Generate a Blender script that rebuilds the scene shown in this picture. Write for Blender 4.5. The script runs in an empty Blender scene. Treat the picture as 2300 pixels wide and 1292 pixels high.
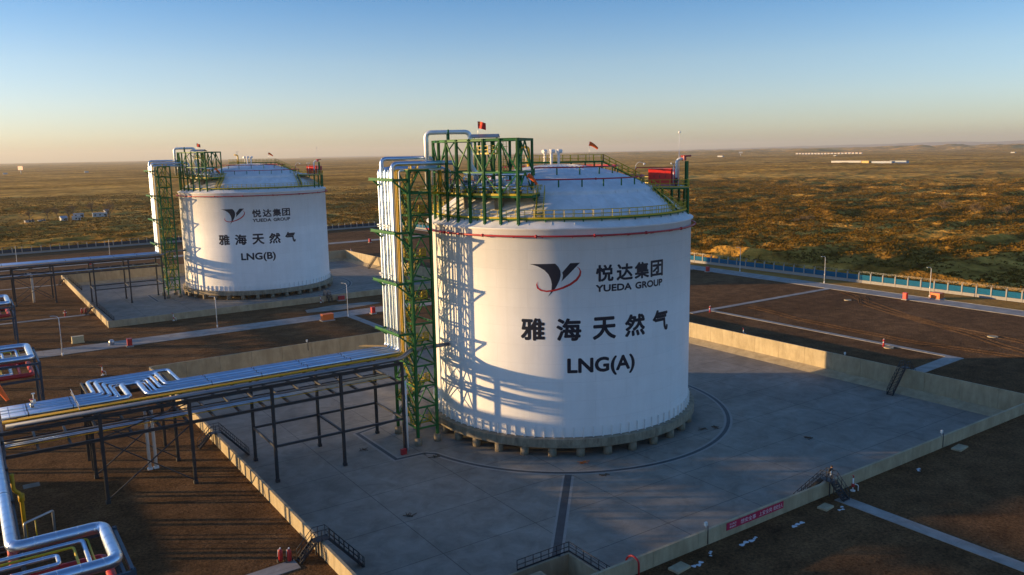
import bpy, bmesh, math, random
import numpy as np
from mathutils import Vector, Matrix

random.seed(7)
RNG = np.random.default_rng(11)
S = bpy.context.scene
COL = S.collection
R_ = math.radians
PI = math.pi

# ------------------------------------------------------------------ camera
cd = bpy.data.cameras.new("camera")
cam = bpy.data.objects.new("camera", cd)
COL.objects.link(cam)
CAM = Vector((-77.7418, -100.2167, 39.1039))
yaw, pitch, roll = R_(34.371), R_(-9.439), R_(-1.02)
fw = Vector((math.sin(yaw) * math.cos(pitch), math.cos(yaw) * math.cos(pitch), math.sin(pitch)))
rt = Vector((math.cos(yaw), -math.sin(yaw), 0))
up = rt.cross(fw)
r2 = rt * math.cos(roll) + up * math.sin(roll)
u2 = -rt * math.sin(roll) + up * math.cos(roll)
mw = Matrix((r2, u2, -fw)).transposed().to_4x4()
mw.translation = CAM
cam.matrix_world = mw
cd.sensor_width = 36.0
cd.lens = 36.0 * 1815.734 / 2300.0
cd.clip_start = 0.5
cd.clip_end = 80000
S.camera = cam

# ------------------------------------------------------------------ world and sun
SUN_EL, SUN_AZ = 6.0, -54.5            # degrees above the horizon, clockwise from +Y
w = bpy.data.worlds.new("World")
S.world = w
w.use_nodes = True
nt = w.node_tree
sky = nt.nodes.new("ShaderNodeTexSky")
sky.sky_type = 'NISHITA'
sky.sun_disc = False
sky.sun_elevation = R_(SUN_EL)
sky.sun_rotation = R_(SUN_AZ)
sky.altitude = 1100
sky.air_density = 1.0
sky.dust_density = 1.0
sky.ozone_density = 2.5
bg = nt.nodes["Background"]
# clearer air than the model's: less green over the horizon, deeper blue higher up
tcw = nt.nodes.new("ShaderNodeTexCoord")
sep = nt.nodes.new("ShaderNodeSeparateXYZ")
nt.links.new(tcw.outputs["Generated"], sep.inputs[0])
grade = nt.nodes.new("ShaderNodeValToRGB")
els = grade.color_ramp.elements
els[0].position, els[0].color = 0.0, (0.76, 0.80, 1.06, 1)
els[1].position, els[1].color = 0.6, (0.66, 0.84, 1.06, 1)
for p_, c_ in ((0.025, (0.96, 0.95, 1.16, 1)), (0.060, (1.02, 0.97, 1.14, 1)), (0.105, (0.95, 0.92, 1.04, 1)), (0.175, (0.53, 0.75, 0.98, 1)), (0.30, (0.56, 0.80, 1.04, 1))):
    e_ = els.new(p_)
    e_.color = c_
nt.links.new(sep.outputs["Z"], grade.inputs[0])
mulw = nt.nodes.new("ShaderNodeMix")
mulw.data_type = 'RGBA'
mulw.blend_type = 'MULTIPLY'
mulw.inputs[0].default_value = 1.0
nt.links.new(sky.outputs[0], mulw.inputs[6])
nt.links.new(grade.outputs[0], mulw.inputs[7])
nt.links.new(mulw.outputs[2], bg.inputs[0])
bg.inputs[1].default_value = 0.15
ld = bpy.data.lights.new("sun", 'SUN')
ld.energy = 4.8
ld.angle = R_(0.6)
ld.color = (1.0, 0.66, 0.31)
sun = bpy.data.objects.new("sun", ld)
COL.objects.link(sun)
TOSUN = Vector((math.sin(R_(SUN_AZ)) * math.cos(R_(SUN_EL)), math.cos(R_(SUN_AZ)) * math.cos(R_(SUN_EL)), math.sin(R_(SUN_EL))))
sun.rotation_euler = TOSUN.to_track_quat('Z', 'Y').to_euler()
sun.location = (-200, 100, 120)
S.view_settings.view_transform = 'Standard'
S.view_settings.look = 'None'
S.view_settings.gamma = 1
S.view_settings.exposure = 0.9

# ------------------------------------------------------------------ materials
def mat(name, col, rough=0.6, metal=0.0, var=0.0, vscale=1.0, bump=0.0, bscale=8.0, col2=None, spec=None, detail=6.0, bdist=0.1):
    m = bpy.data.materials.new(name)
    m.use_nodes = True
    n = m.node_tree.nodes
    l = m.node_tree.links
    b = n["Principled BSDF"]
    b.inputs["Base Color"].default_value = (*col, 1)
    b.inputs["Roughness"].default_value = rough
    b.inputs["Metallic"].default_value = metal
    if spec is not None:
        b.inputs["Specular IOR Level"].default_value = spec
    tc = n.new("ShaderNodeTexCoord")
    if var > 0 or col2:
        t = n.new("ShaderNodeTexNoise")
        t.inputs["Scale"].default_value = vscale
        t.inputs["Detail"].default_value = detail
        t.inputs["Roughness"].default_value = 0.65
        l.new(tc.outputs["Object"], t.inputs["Vector"])
        rp = n.new("ShaderNodeValToRGB")
        rp.color_ramp.elements[0].position = 0.3
        rp.color_ramp.elements[1].position = 0.7
        c2 = col2 or tuple(min(1, c * (1 + var)) for c in col)
        c1 = col if col2 else tuple(c * (1 - var) for c in col)
        rp.color_ramp.elements[0].color = (*c1, 1)
        rp.color_ramp.elements[1].color = (*c2, 1)
        l.new(t.outputs["Fac"], rp.inputs["Fac"])
        l.new(rp.outputs["Color"], b.inputs["Base Color"])
    if bump > 0:
        t2 = n.new("ShaderNodeTexNoise")
        t2.inputs["Scale"].default_value = bscale
        t2.inputs["Detail"].default_value = 8
        t2.inputs["Roughness"].default_value = 0.72
        l.new(tc.outputs["Object"], t2.inputs["Vector"])
        bp = n.new("ShaderNodeBump")
        bp.inputs["Strength"].default_value = bump
        bp.inputs["Distance"].default_value = bdist
        l.new(t2.outputs["Fac"], bp.inputs["Height"])
        l.new(bp.outputs["Normal"], b.inputs["Normal"])
    return m

def add_joints(m, w_, h_, col, mortar=0.012, use_uv=False, offset=0.5, amt=1.0):
    """multiply a slab / plate joint grid into a material's colour"""
    n = m.node_tree.nodes
    l = m.node_tree.links
    b = n["Principled BSDF"]
    br = n.new("ShaderNodeTexBrick")
    br.offset = offset
    br.inputs["Color1"].default_value = (1, 1, 1, 1)
    br.inputs["Color2"].default_value = (0.96, 0.96, 0.96, 1)
    br.inputs["Mortar"].default_value = (*col, 1)
    br.inputs["Scale"].default_value = 1.0
    br.inputs["Mortar Size"].default_value = mortar
    br.inputs["Brick Width"].default_value = w_
    br.inputs["Row Height"].default_value = h_
    tc = n.new("ShaderNodeTexCoord")
    l.new(tc.outputs["UV" if use_uv else "Object"], br.inputs["Vector"])
    mx = n.new("ShaderNodeMix")
    mx.data_type = 'RGBA'
    mx.blend_type = 'MULTIPLY'
    mx.inputs[0].default_value = amt
    src = b.inputs["Base Color"].links[0].from_socket if b.inputs["Base Color"].links else None
    if src:
        l.new(src, mx.inputs[6])
    else:
        mx.inputs[6].default_value = b.inputs["Base Color"].default_value
    l.new(br.outputs["Color"], mx.inputs[7])
    l.new(mx.outputs[2], b.inputs["Base Color"])

M = {}
M['white'] = mat("white_paint", (0.86, 0.86, 0.85), 0.5, var=0.035, vscale=0.35)
add_joints(M['white'], 9.2, 2.6, (0.86, 0.86, 0.86), 0.02, use_uv=True)
M['roofwhite'] = mat("roof_paint", (0.74, 0.75, 0.76), 0.5, var=0.05, vscale=0.5)
M['plainwhite'] = mat("plain_white", (0.78, 0.77, 0.74), 0.45, var=0.05, vscale=2)
M['navy'] = mat("navy_lettering", (0.004, 0.006, 0.02), 0.5)
M['redpaint'] = mat("red_paint", (0.45, 0.02, 0.025), 0.45, var=0.1, vscale=1.5)
M['redlogo'] = mat("red_lettering", (0.5, 0.015, 0.015), 0.5)
M['redbright'] = mat("red_cabinet_paint", (0.85, 0.03, 0.014), 0.4, var=0.06, vscale=1)
M['green'] = mat("green_steel", (0.006, 0.125, 0.028), 0.5, var=0.18, vscale=1.5, spec=0.3)
M['yellow'] = mat("yellow_paint", (0.52, 0.37, 0.004), 0.45, var=0.1, vscale=2)
M['yellowpipe'] = mat("yellow_pipe_paint", (0.50, 0.30, 0.004), 0.6, var=0.05, vscale=1)
M['silver'] = mat("aluminium_cladding_sky_tint", (0.54, 0.64, 0.78), 0.33, 1.0, var=0.06, vscale=0.8)  # blue of the reflected sky is put into the base colour
M['silversunlit'] = mat("sunlit_cladding", (0.86, 0.86, 0.85), 0.45, 0.55, var=0.04, vscale=0.8)  # arch pipe's copy of the cladding, its sunlit brightness put into the colour
M['silverdull'] = mat("dull_cladding", (0.24, 0.26, 0.29), 0.5, 1.0, var=0.1, vscale=0.8)
M['darksteel'] = mat("dark_steel", (0.022, 0.024, 0.028), 0.5, var=0.2, vscale=2)
M['bluesteel'] = mat("blue_grey_steel", (0.03, 0.06, 0.09), 0.45, var=0.15, vscale=2)
M['galv'] = mat("galvanised_steel", (0.45, 0.46, 0.47), 0.4, 0.8, var=0.1, vscale=3)
M['concrete'] = mat("wall_concrete", (0.41, 0.34, 0.215), 0.85, var=0.13, vscale=0.5, bump=0.15, bscale=3)
M['slab'] = mat("slab_concrete", (0.31, 0.26, 0.18), 0.85, var=0.2, vscale=0.9, bump=0.2, bscale=4)
M['pad'] = mat("pad_concrete", (0.26, 0.24, 0.20), 0.8, var=0.2, vscale=0.09, bump=0.12, bscale=2.5, detail=10, spec=0.25)
add_joints(M['pad'], 12.0, 9.0, (0.45, 0.45, 0.45), 0.05, offset=0.0)
def add_stains(m, scale, lo, hi, stretch=(1, 1, 1)):
    n = m.node_tree.nodes; l = m.node_tree.links; b = n["Principled BSDF"]
    tc = n.new("ShaderNodeTexCoord"); mp = n.new("ShaderNodeMapping"); mp.inputs["Scale"].default_value = stretch
    t = n.new("ShaderNodeTexNoise"); t.inputs["Scale"].default_value = scale; t.inputs["Detail"].default_value = 9; t.inputs["Roughness"].default_value = 0.7; t.inputs["Distortion"].default_value = 0.6
    l.new(tc.outputs["Object"], mp.inputs["Vector"]); l.new(mp.outputs[0], t.inputs["Vector"])
    r = n.new("ShaderNodeValToRGB"); r.color_ramp.elements[0].position = 0.36; r.color_ramp.elements[1].position = 0.62
    r.color_ramp.elements[0].color = (*lo, 1); r.color_ramp.elements[1].color = (*hi, 1)
    l.new(t.outputs["Fac"], r.inputs["Fac"])
    mx = n.new("ShaderNodeMix"); mx.data_type = 'RGBA'; mx.blend_type = 'MULTIPLY'; mx.inputs[0].default_value = 1.0
    l.new(b.inputs["Base Color"].links[0].from_socket, mx.inputs[6]); l.new(r.outputs[0], mx.inputs[7]); l.new(mx.outputs[2], b.inputs["Base Color"])
M['channel'] = mat("channel_grate", (0.045, 0.055, 0.06), 0.7, var=0.3, vscale=0.8)
M['chanborder'] = mat("channel_border", (0.29, 0.275, 0.24), 0.8, var=0.1, vscale=1)
M['gravel'] = mat("gravel", (0.082, 0.046, 0.022), 0.95, bump=1.0, bscale=2.4, col2=(0.195, 0.112, 0.054), vscale=0.3, detail=14, bdist=0.34, spec=0.04)
M['road'] = mat("road_concrete", (0.30, 0.285, 0.26), 0.85, var=0.16, vscale=0.25, bump=0.1, bscale=3)
add_joints(M['road'], 6.0, 7.0, (0.7, 0.7, 0.7), 0.03, offset=0.0)
M['verge'] = mat("sandy_verge", (0.26, 0.14, 0.04), 0.95, bump=0.8, bscale=1.2, col2=(0.42, 0.25, 0.08), vscale=0.25, bdist=0.4, spec=0.0)
M['sand'] = mat("sand", (0.45, 0.29, 0.07), 0.95, var=0.22, vscale=0.15, bump=0.7, bscale=0.8, spec=0.0)
M['fenceblue'] = mat("blue_fence_paint", (0.003, 0.10, 0.20), 0.7, var=0.1, vscale=1, spec=0.15)
M['fencegrey'] = mat("grey_fence_paint", (0.025, 0.05, 0.075), 0.7, var=0.1, vscale=1, spec=0.15)
M['fencepost'] = mat("fence_concrete", (0.30, 0.29, 0.27), 0.85, var=0.1, vscale=1)
M['orange'] = mat("orange_paint", (0.75, 0.16, 0.02), 0.45, var=0.06, vscale=1)
M['orangecloth'] = mat("orange_cloth", (0.85, 0.13, 0.01), 0.7)
M['redcloth'] = mat("red_cloth", (0.62, 0.03, 0.015), 0.75)
M['yellowcloth'] = mat("yellow_cloth", (0.80, 0.50, 0.03), 0.75)
M['banner'] = mat("banner_cloth", (0.45, 0.008, 0.06), 0.7)
M['bannertext'] = mat("banner_lettering", (0.75, 0.65, 0.68), 0.7)
M['snow'] = mat("snow", (0.55, 0.58, 0.60), 0.8, bump=0.4, bscale=5)
M['bark'] = mat("bark", (0.085, 0.058, 0.035), 0.9, var=0.2, vscale=3)
M['twigs'] = mat("twigs", (0.16, 0.105, 0.05), 0.9, var=0.25, vscale=2)
M['shrub'] = mat("scrub_leaves", (0.048, 0.026, 0.004), 0.9, col2=(0.23, 0.13, 0.017), vscale=0.4, detail=3, spec=0.0)
M['housewall'] = mat("house_wall", (0.46, 0.46, 0.45), 0.8, var=0.08, vscale=0.5)
M['houseroof'] = mat("house_roof", (0.30, 0.34, 0.40), 0.6, var=0.1, vscale=1)
M['pinkpanel'] = mat("pink_panel", (0.72, 0.34, 0.25), 0.6)
M['ochre'] = mat("ochre_panel", (0.60, 0.38, 0.10), 0.6)
M['glass'] = mat("dark_glass", (0.02, 0.025, 0.03), 0.15)
M['skin'] = mat("skin", (0.42, 0.24, 0.16), 0.6)
M['jacket'] = mat("dark_jacket", (0.015, 0.016, 0.02), 0.8, var=0.2, vscale=10)
M['trousers'] = mat("dark_trousers", (0.02, 0.022, 0.03), 0.85, var=0.2, vscale=10)
M['paleplastic'] = mat("pale_plastic", (0.66, 0.66, 0.62), 0.5, var=0.05, vscale=3)
M['fibre'] = mat("fibreglass_tan", (0.50, 0.42, 0.24), 0.6, var=0.1, vscale=2)
M['canopy'] = mat("grey_sheet_roof", (0.18, 0.22, 0.27), 0.4, 0.3)
M['hill'] = mat("hill_soil", (0.20, 0.13, 0.10), 0.95, var=0.15, vscale=0.002)
M['wood'] = mat("plank_wood", (0.45, 0.29, 0.10), 0.75, var=0.15, vscale=3)
M['lamp'] = mat("lamp_glass", (0.8, 0.8, 0.78), 0.3)

add_stains(M['white'], 0.9, (0.955, 0.95, 0.94), (1.0, 1.0, 1.0), (1, 1, 0.05))
add_stains(M['roofwhite'], 0.5, (0.88, 0.88, 0.87), (1.03, 1.03, 1.03))
add_stains(M['pad'], 0.35, (0.80, 0.78, 0.76), (1.12, 1.12, 1.12))
add_stains(M['concrete'], 0.6, (0.78, 0.76, 0.72), (1.06, 1.06, 1.06), (1, 1, 0.25))
add_stains(M['slab'], 1.2, (0.62, 0.6, 0.56), (1.08, 1.08, 1.08), (1, 1, 0.3))
add_stains(M['road'], 0.5, (0.82, 0.8, 0.78), (1.08, 1.08, 1.08))
add_stains(M['gravel'], 3.2, (0.5, 0.48, 0.47), (1.35, 1.35, 1.33))
add_stains(M['gravel'], 0.045, (0.72, 0.70, 0.70), (1.2, 1.2, 1.2), (0.35, 1, 1))

# desert: sand, dry grass and dark scrub mottled by several noises, drier with distance
def desert_mat():
    m = mat("desert_soil", (0.2, 0.12, 0.05), 0.97, spec=0.0)
    n = m.node_tree.nodes
    l = m.node_tree.links
    b = n["Principled BSDF"]
    tc = n.new("ShaderNodeTexCoord")
    def noise(scale, det, stretch=(1, 1, 1)):
        mp = n.new("ShaderNodeMapping")
        mp.inputs["Scale"].default_value = stretch
        l.new(tc.outputs["Object"], mp.inputs["Vector"])
        t = n.new("ShaderNodeTexNoise")
        t.inputs["Scale"].default_value = scale
        t.inputs["Detail"].default_value = det
        t.inputs["Roughness"].default_value = 0.62
        l.new(mp.outputs[0], t.inputs["Vector"])
        return t.outputs["Fac"]
    def ramp(f, a, b_, ca, cb):
        r = n.new("ShaderNodeValToRGB")
        r.color_ramp.elements[0].position = a
        r.color_ramp.elements[1].position = b_
        r.color_ramp.elements[0].color = (*ca, 1)
        r.color_ramp.elements[1].color = (*cb, 1)
        l.new(f, r.inputs["Fac"])
        return r.outputs["Color"]
    def mix(f, a, c):
        x = n.new("ShaderNodeMix")
        x.data_type = 'RGBA'
        l.new(f, x.inputs[0])
        l.new(a, x.inputs[6])
        l.new(c, x.inputs[7])
        return x.outputs[2]
    sandc = ramp(noise(0.05, 8), 0.35, 0.65, (0.38, 0.20, 0.034), (0.66, 0.37, 0.078))
    scrub = ramp(noise(0.2, 8), 0.35, 0.65, (0.075, 0.037, 0.007), (0.28, 0.15, 0.028))
    f1 = ramp(noise(0.09, 14), 0.40, 0.60, (0.10,) * 3, (0.95,) * 3)
    base = mix(f1, sandc, scrub)
    f2 = ramp(noise(0.0016, 9, (0.5, 1, 1)), 0.42, 0.60, (0.0,) * 3, (0.75,) * 3)
    grass = ramp(noise(0.03, 10), 0.35, 0.65, (0.22, 0.125, 0.038), (0.60, 0.38, 0.11))
    base = mix(f2, base, grass)
    # broad irregular paler and darker stretches of the plain
    f3 = ramp(noise(0.0065, 10, (0.6, 1, 1)), 0.38, 0.62, (0.72, 0.70, 0.68), (1.7, 1.66, 1.6))
    mm = n.new("ShaderNodeMix")
    mm.data_type = 'RGBA'
    mm.blend_type = 'MULTIPLY'
    mm.inputs[0].default_value = 1.0
    l.new(base, mm.inputs[6])
    l.new(f3, mm.inputs[7])
    l.new(mm.outputs[2], b.inputs["Base Color"])
    t2 = n.new("ShaderNodeTexNoise")
    t2.inputs["Scale"].default_value = 0.6
    t2.inputs["Detail"].default_value = 10
    l.new(tc.outputs["Object"], t2.inputs["Vector"])
    bp = n.new("ShaderNodeBump")
    bp.inputs["Strength"].default_value = 1.0
    bp.inputs["Distance"].default_value = 1.5
    l.new(t2.outputs["Fac"], bp.inputs["Height"])
    l.new(bp.outputs["Normal"], b.inputs["Normal"])
    return m
M['desert'] = desert_mat()

# ------------------------------------------------------------------ object helpers
ORG = {}
def tag(o, label=None, cat=None, group=None, kind=None):
    if label: o["label"] = label
    if cat: o["category"] = cat
    if group: o["group"] = group
    if kind: o["kind"] = kind
    return o

def thing(name, loc, label, cat, group=None):
    o = bpy.data.objects.new(name, None)
    o.empty_display_size = 0.5
    COL.objects.link(o)
    o.location = loc
    ORG[o] = Vector(loc)
    return tag(o, label, cat, group)

def rod(o):
    while o is not None and o not in ORG:
        o = o.parent
    return ORG[o] if o is not None else Vector((0, 0, 0))

class MB:
    def __init__(s):
        s.v, s.f, s.sm, s.uv = [], [], [], None
    def add(s, vs, fs, smooth=False):
        k = len(s.v)
        s.v.extend([tuple(p) for p in vs])
        s.f.extend([tuple(i + k for i in f) for f in fs])
        s.sm.extend([smooth] * len(fs))
        return s
    def frame(s, c, ax, ay, az):
        c = Vector(c)
        vs = [c + ax * i + ay * j + az * k for k in (-1, 1) for j in (-1, 1) for i in (-1, 1)]
        s.add(vs, [(0, 2, 3, 1), (4, 5, 7, 6), (0, 1, 5, 4), (2, 6, 7, 3), (0, 4, 6, 2), (1, 3, 7, 5)])
        return s
    def box(s, c, d, rz=0.0):
        cs, sn = math.cos(rz), math.sin(rz)
        return s.frame(c, Vector((cs, sn, 0)) * d[0] / 2, Vector((-sn, cs, 0)) * d[1] / 2, Vector((0, 0, d[2] / 2)))
    def beam(s, p, q, w, h=None):
        p, q = Vector(p), Vector(q)
        h = h or w
        d = q - p
        L = d.length
        if L < 1e-6: return s
        d /= L
        ref = Vector((0, 0, 1)) if abs(d.z) < 0.95 else Vector((0, 1, 0))
        a = d.cross(ref).normalized()
        b = a.cross(d)
        return s.frame((p + q) / 2, d * L / 2, a * w / 2, b * h / 2)
    def ibeam(s, p, q, w, h, t=0.03):
        """H section: two flanges and a web"""
        p, q = Vector(p), Vector(q)
        d = (q - p).normalized()
        ref = Vector((0, 0, 1)) if abs(d.z) < 0.95 else Vector((0, 1, 0))
        a = d.cross(ref).normalized()
        b = a.cross(d)
        o = b * (h / 2 - t / 2)
        s.beam(p + o, q + o, w, t)
        s.beam(p - o, q - o, w, t)
        s.beam(p, q, t, h - 2 * t)
        return s
    def tube(s, pts, r, seg=10, bend=0.0, nb=5, cap=True, bands=0.0):
        pts = [Vector(p) for p in pts]
        if bend > 0 and len(pts) > 2:
            out = [pts[0]]
            for i in range(1, len(pts) - 1):
                a, b, c = pts[i - 1], pts[i], pts[i + 1]
                d1, d2 = (a - b), (c - b)
                k = min(bend, d1.length * 0.49, d2.length * 0.49)
                d1.normalize(); d2.normalize()
                p0, p1 = b + d1 * k, b + d2 * k
                for j in range(nb + 1):
                    t = j / nb
                    out.append(p0 * (1 - t) ** 2 + b * 2 * t * (1 - t) + p1 * t * t)
            out.append(pts[-1])
            pts = out
        rr = r if isinstance(r, (list, tuple)) else [r] * len(pts)
        n = len(pts)
        tang = []
        for i in range(n):
            t = (pts[min(i + 1, n - 1)] - pts[max(i - 1, 0)])
            tang.append(t.normalized() if t.length > 1e-9 else Vector((0, 0, 1)))
        ref = Vector((0, 0, 1)) if abs(tang[0].z) < 0.9 else Vector((1, 0, 0))
        a = (ref - tang[0] * ref.dot(tang[0])).normalized()
        vs = []
        for i in range(n):
            a = (a - tang[i] * a.dot(tang[i])).normalized()
            b = tang[i].cross(a)
            for k in range(seg):
                th = 2 * PI * k / seg
                vs.append(pts[i] + (a * math.cos(th) + b * math.sin(th)) * rr[i])
        fs = []
        for i in range(n - 1):
            for k in range(seg):
                k2 = (k + 1) % seg
                fs.append((i * seg + k, i * seg + k2, (i + 1) * seg + k2, (i + 1) * seg + k))
        k0 = len(s.v)
        s.add(vs, fs, seg > 5)
        if bands > 0:       # overlapping cladding sheets: a raised lip at every joint
            acc = bands * 0.5
            for i in range(n - 1):
                a_, b_ = pts[i], pts[i + 1]
                L = (b_ - a_).length
                while acc < L:
                    c_ = a_.lerp(b_, acc / L); d_ = (b_ - a_) / L
                    s.tube([c_ - d_ * 0.03, c_ + d_ * 0.03], rr[i] + 0.013, seg, cap=True)
                    acc += bands
                acc -= L
        k0 = k0
        if cap:
            s.f.append(tuple(k0 + k for k in reversed(range(seg)))); s.sm.append(False)
            s.f.append(tuple(k0 + (n - 1) * seg + k for k in range(seg))); s.sm.append(False)
        return s
    def cyl(s, c, r, h, seg=16, r2=None):
        c = Vector(c)
        return s.tube([c, c + Vector((0, 0, h))], [r, r if r2 is None else r2], seg)
    def lathe(s, prof, seg, c, a0=0.0, a1=2 * PI, smooth=True, close=False):
        full = abs(a1 - a0 - 2 * PI) < 1e-6
        na = seg if full else seg + 1
        vs = []
        for i in range(na):
            a = a0 + (a1 - a0) * i / seg
            for r, z in prof:
                vs.append((c[0] + r * math.cos(a), c[1] + r * math.sin(a), z))
        m = len(prof)
        fs = []
        for i in range(seg):
            i2 = (i + 1) % na
            for j in range(m if close else m - 1):
                j2 = (j + 1) % m
                fs.append((i * m + j, i2 * m + j, i2 * m + j2, i * m + j2))
        k0 = len(s.v)
        s.add(vs, fs, smooth)
        if close and not full:
            s.f.append(tuple(k0 + j for j in range(m))); s.sm.append(False)
            s.f.append(tuple(k0 + (na - 1) * m + j for j in reversed(range(m)))); s.sm.append(False)
        return s
    def sector(s, r0, r1, z0, z1, a0, a1, seg, c):
        return s.lathe([(r0, z0), (r1, z0), (r1, z1), (r0, z1)], seg, c, a0, a1, False, True)
    def prism(s, poly, z0, z1):
        n = len(poly)
        ar = sum(poly[i][0] * poly[(i + 1) % n][1] - poly[(i + 1) % n][0] * poly[i][1] for i in range(n))
        if ar < 0: poly = list(reversed(poly))
        vs = [(x, y, z0) for x, y in poly] + [(x, y, z1) for x, y in poly]
        fs = [tuple(reversed(range(n))), tuple(range(n, 2 * n))]
        fs += [(i, (i + 1) % n, n + (i + 1) % n, n + i) for i in range(n)]
        return s.add(vs, fs)
    def rail(s, pts, h=1.1, sp=1.6, r=0.035, kick=True, drop=0.0):
        pts = [Vector(p) for p in pts]
        U = Vector((0, 0, 1))
        for i in range(len(pts) - 1):
            a, b = pts[i], pts[i + 1]
            for k in ((0.52, 1.0)):
                s.beam(a + U * h * k, b + U * h * k, r * 2)
            if kick:
                s.beam(a + U * 0.08, b + U * 0.08, 0.02, 0.16)
        # posts by arc length
        acc = 0.0
        s.beam(pts[0] - U * drop, pts[0] + U * h, r * 2)
        for i in range(len(pts) - 1):
            a, b = pts[i], pts[i + 1]
            L = (b - a).length
            while acc + sp <= L + 1e-6:
                acc += sp
                p = a.lerp(b, acc / L)
                s.beam(p - U * drop, p + U * h, r * 2)
            acc -= L
        s.beam(pts[-1] - U * drop, pts[-1] + U * h, r * 2)
        return s
    def flight(s, p, q, wd, n=None, rails=False):
        """stringers and treads from p (low) to q (high); width wd"""
        p, q = Vector(p), Vector(q)
        d = q - p
        hd = Vector((d.x, d.y, 0))
        side = hd.normalized().cross(Vector((0, 0, 1)))
        for sg in (-1, 1):
            s.beam(p + side * sg * wd / 2, q + side * sg * wd / 2, 0.06, 0.26)
        n = n or max(3, int(abs(d.z) / 0.21))
        ax = hd.normalized()
        for i in range(n):
            c = p + d * ((i + 0.5) / n)
            s.frame(c + Vector((0, 0, 0.04)), ax * 0.14, side * (wd / 2 - 0.04), Vector((0, 0, 0.02)))
        return s
    def mesh(s, name, off):
        me = bpy.data.meshes.new(name)
        me.from_pydata([(x - off[0], y - off[1], z - off[2]) for x, y, z in s.v], [], s.f)
        me.polygons.foreach_set("use_smooth", s.sm)
        me.update()
        return me
    def build(s, name, m, parent=None, loc=None):
        if parent is None:
            off = Vector(loc) if loc is not None else Vector(s.v[0])
        else:
            off = rod(parent)
        me = s.mesh(name, off)
        mm = M[m] if isinstance(m, str) else m
        me.materials.append(mm)
        o = bpy.data.objects.new(name, me)
        COL.objects.link(o)
        if parent is None:
            o.location = off
            ORG[o] = off
        else:
            o.parent = parent
        return o

def children(o):
    return [c for c in bpy.data.objects if c.parent == o]

def copy_tree(o, delta, label=None, rz=None):
    """a copy of a thing with copies of its parts and their sub-parts"""
    def rec(x, par):
        c = x.copy()
        COL.objects.link(c)
        c.parent = par
        for ch in list(x.children):
            rec(ch, c)
        return c
    bpy.context.view_layer.update()
    c = rec(o, None)
    c.location = o.location + Vector(delta)
    ORG[c] = ORG.get(o, Vector(o.location)) + Vector(delta)
    if rz is not None: c.rotation_euler.z = rz
    if label: c["label"] = label
    return c

def same(o, name, parent, delta, rz=0.0):
    """another object on o's mesh, moved by delta, under parent"""
    c = bpy.data.objects.new(name, o.data)
    COL.objects.link(c)
    c.parent = parent
    c.location = Vector(o.location) + Vector(delta)
    c.rotation_euler.z = rz
    return c

def structure(o):
    o["kind"] = "structure"
    return o

def polar(c, r, a, z=0.0):
    return Vector((c[0] + r * math.cos(a), c[1] + r * math.sin(a), z))

def text_geo(txt, size, bold=0.0, width=None):
    cu = bpy.data.curves.new("lettering_curve", 'FONT')
    cu.body = txt
    cu.size = size
    cu.offset = bold
    cu.resolution_u = 4
    cu.align_x = 'LEFT'
    o = bpy.data.objects.new("lettering_curve", cu)
    COL.objects.link(o)
    bpy.context.view_layer.update()
    me = bpy.data.meshes.new_from_object(o.evaluated_get(bpy.context.evaluated_depsgraph_get()))
    vs = np.array([v.co[:] for v in me.vertices]).reshape(-1, 3)
    fs = [tuple(p.vertices) for p in me.polygons]
    bpy.data.objects.remove(o)
    bpy.data.curves.remove(cu)
    bpy.data.meshes.remove(me)
    return vs, fs

def fit_geo(vs, x0, x1, y0, y1):
    v = vs.copy()
    for k, (a, b) in enumerate(((x0, x1), (y0, y1))):
        lo, hi = v[:, k].min(), v[:, k].max()
        v[:, k] = a + (v[:, k] - lo) / max(hi - lo, 1e-9) * (b - a)
    return v

def wrap_on_shell(name, geos, m, parent, c, R, a_mid, lift):
    """flat lettering (u along the wall, z up) laid on the round tank wall"""
    bm = bmesh.new()
    for vs, fs in geos:
        bv = [bm.verts.new((p[0], p[1], p[2])) for p in vs]
        for f in fs:
            try: bm.faces.new([bv[i] for i in f])
            except ValueError: pass
    umin = min(v.co.x for v in bm.verts); umax = max(v.co.x for v in bm.verts)
    x = math.ceil(umin / 0.35) * 0.35
    while x < umax:
        g = bm.verts[:] + bm.edges[:] + bm.faces[:]
        bmesh.ops.bisect_plane(bm, geom=g, plane_co=(x, 0, 0), plane_no=(1, 0, 0), dist=1e-5)
        x += 0.35
    off = rod(parent)
    for v in bm.verts:
        a = a_mid + v.co.x / R
        v.co = polar(c, R + lift + v.co.z, a, v.co.y) - off
    bmesh.ops.recalc_face_normals(bm, faces=bm.faces)
    me = bpy.data.meshes.new(name)
    bm.to_mesh(me)
    bm.free()
    me.materials.append(M[m])
    o = bpy.data.objects.new(name, me)
    COL.objects.link(o)
    o.parent = parent
    return o

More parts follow.
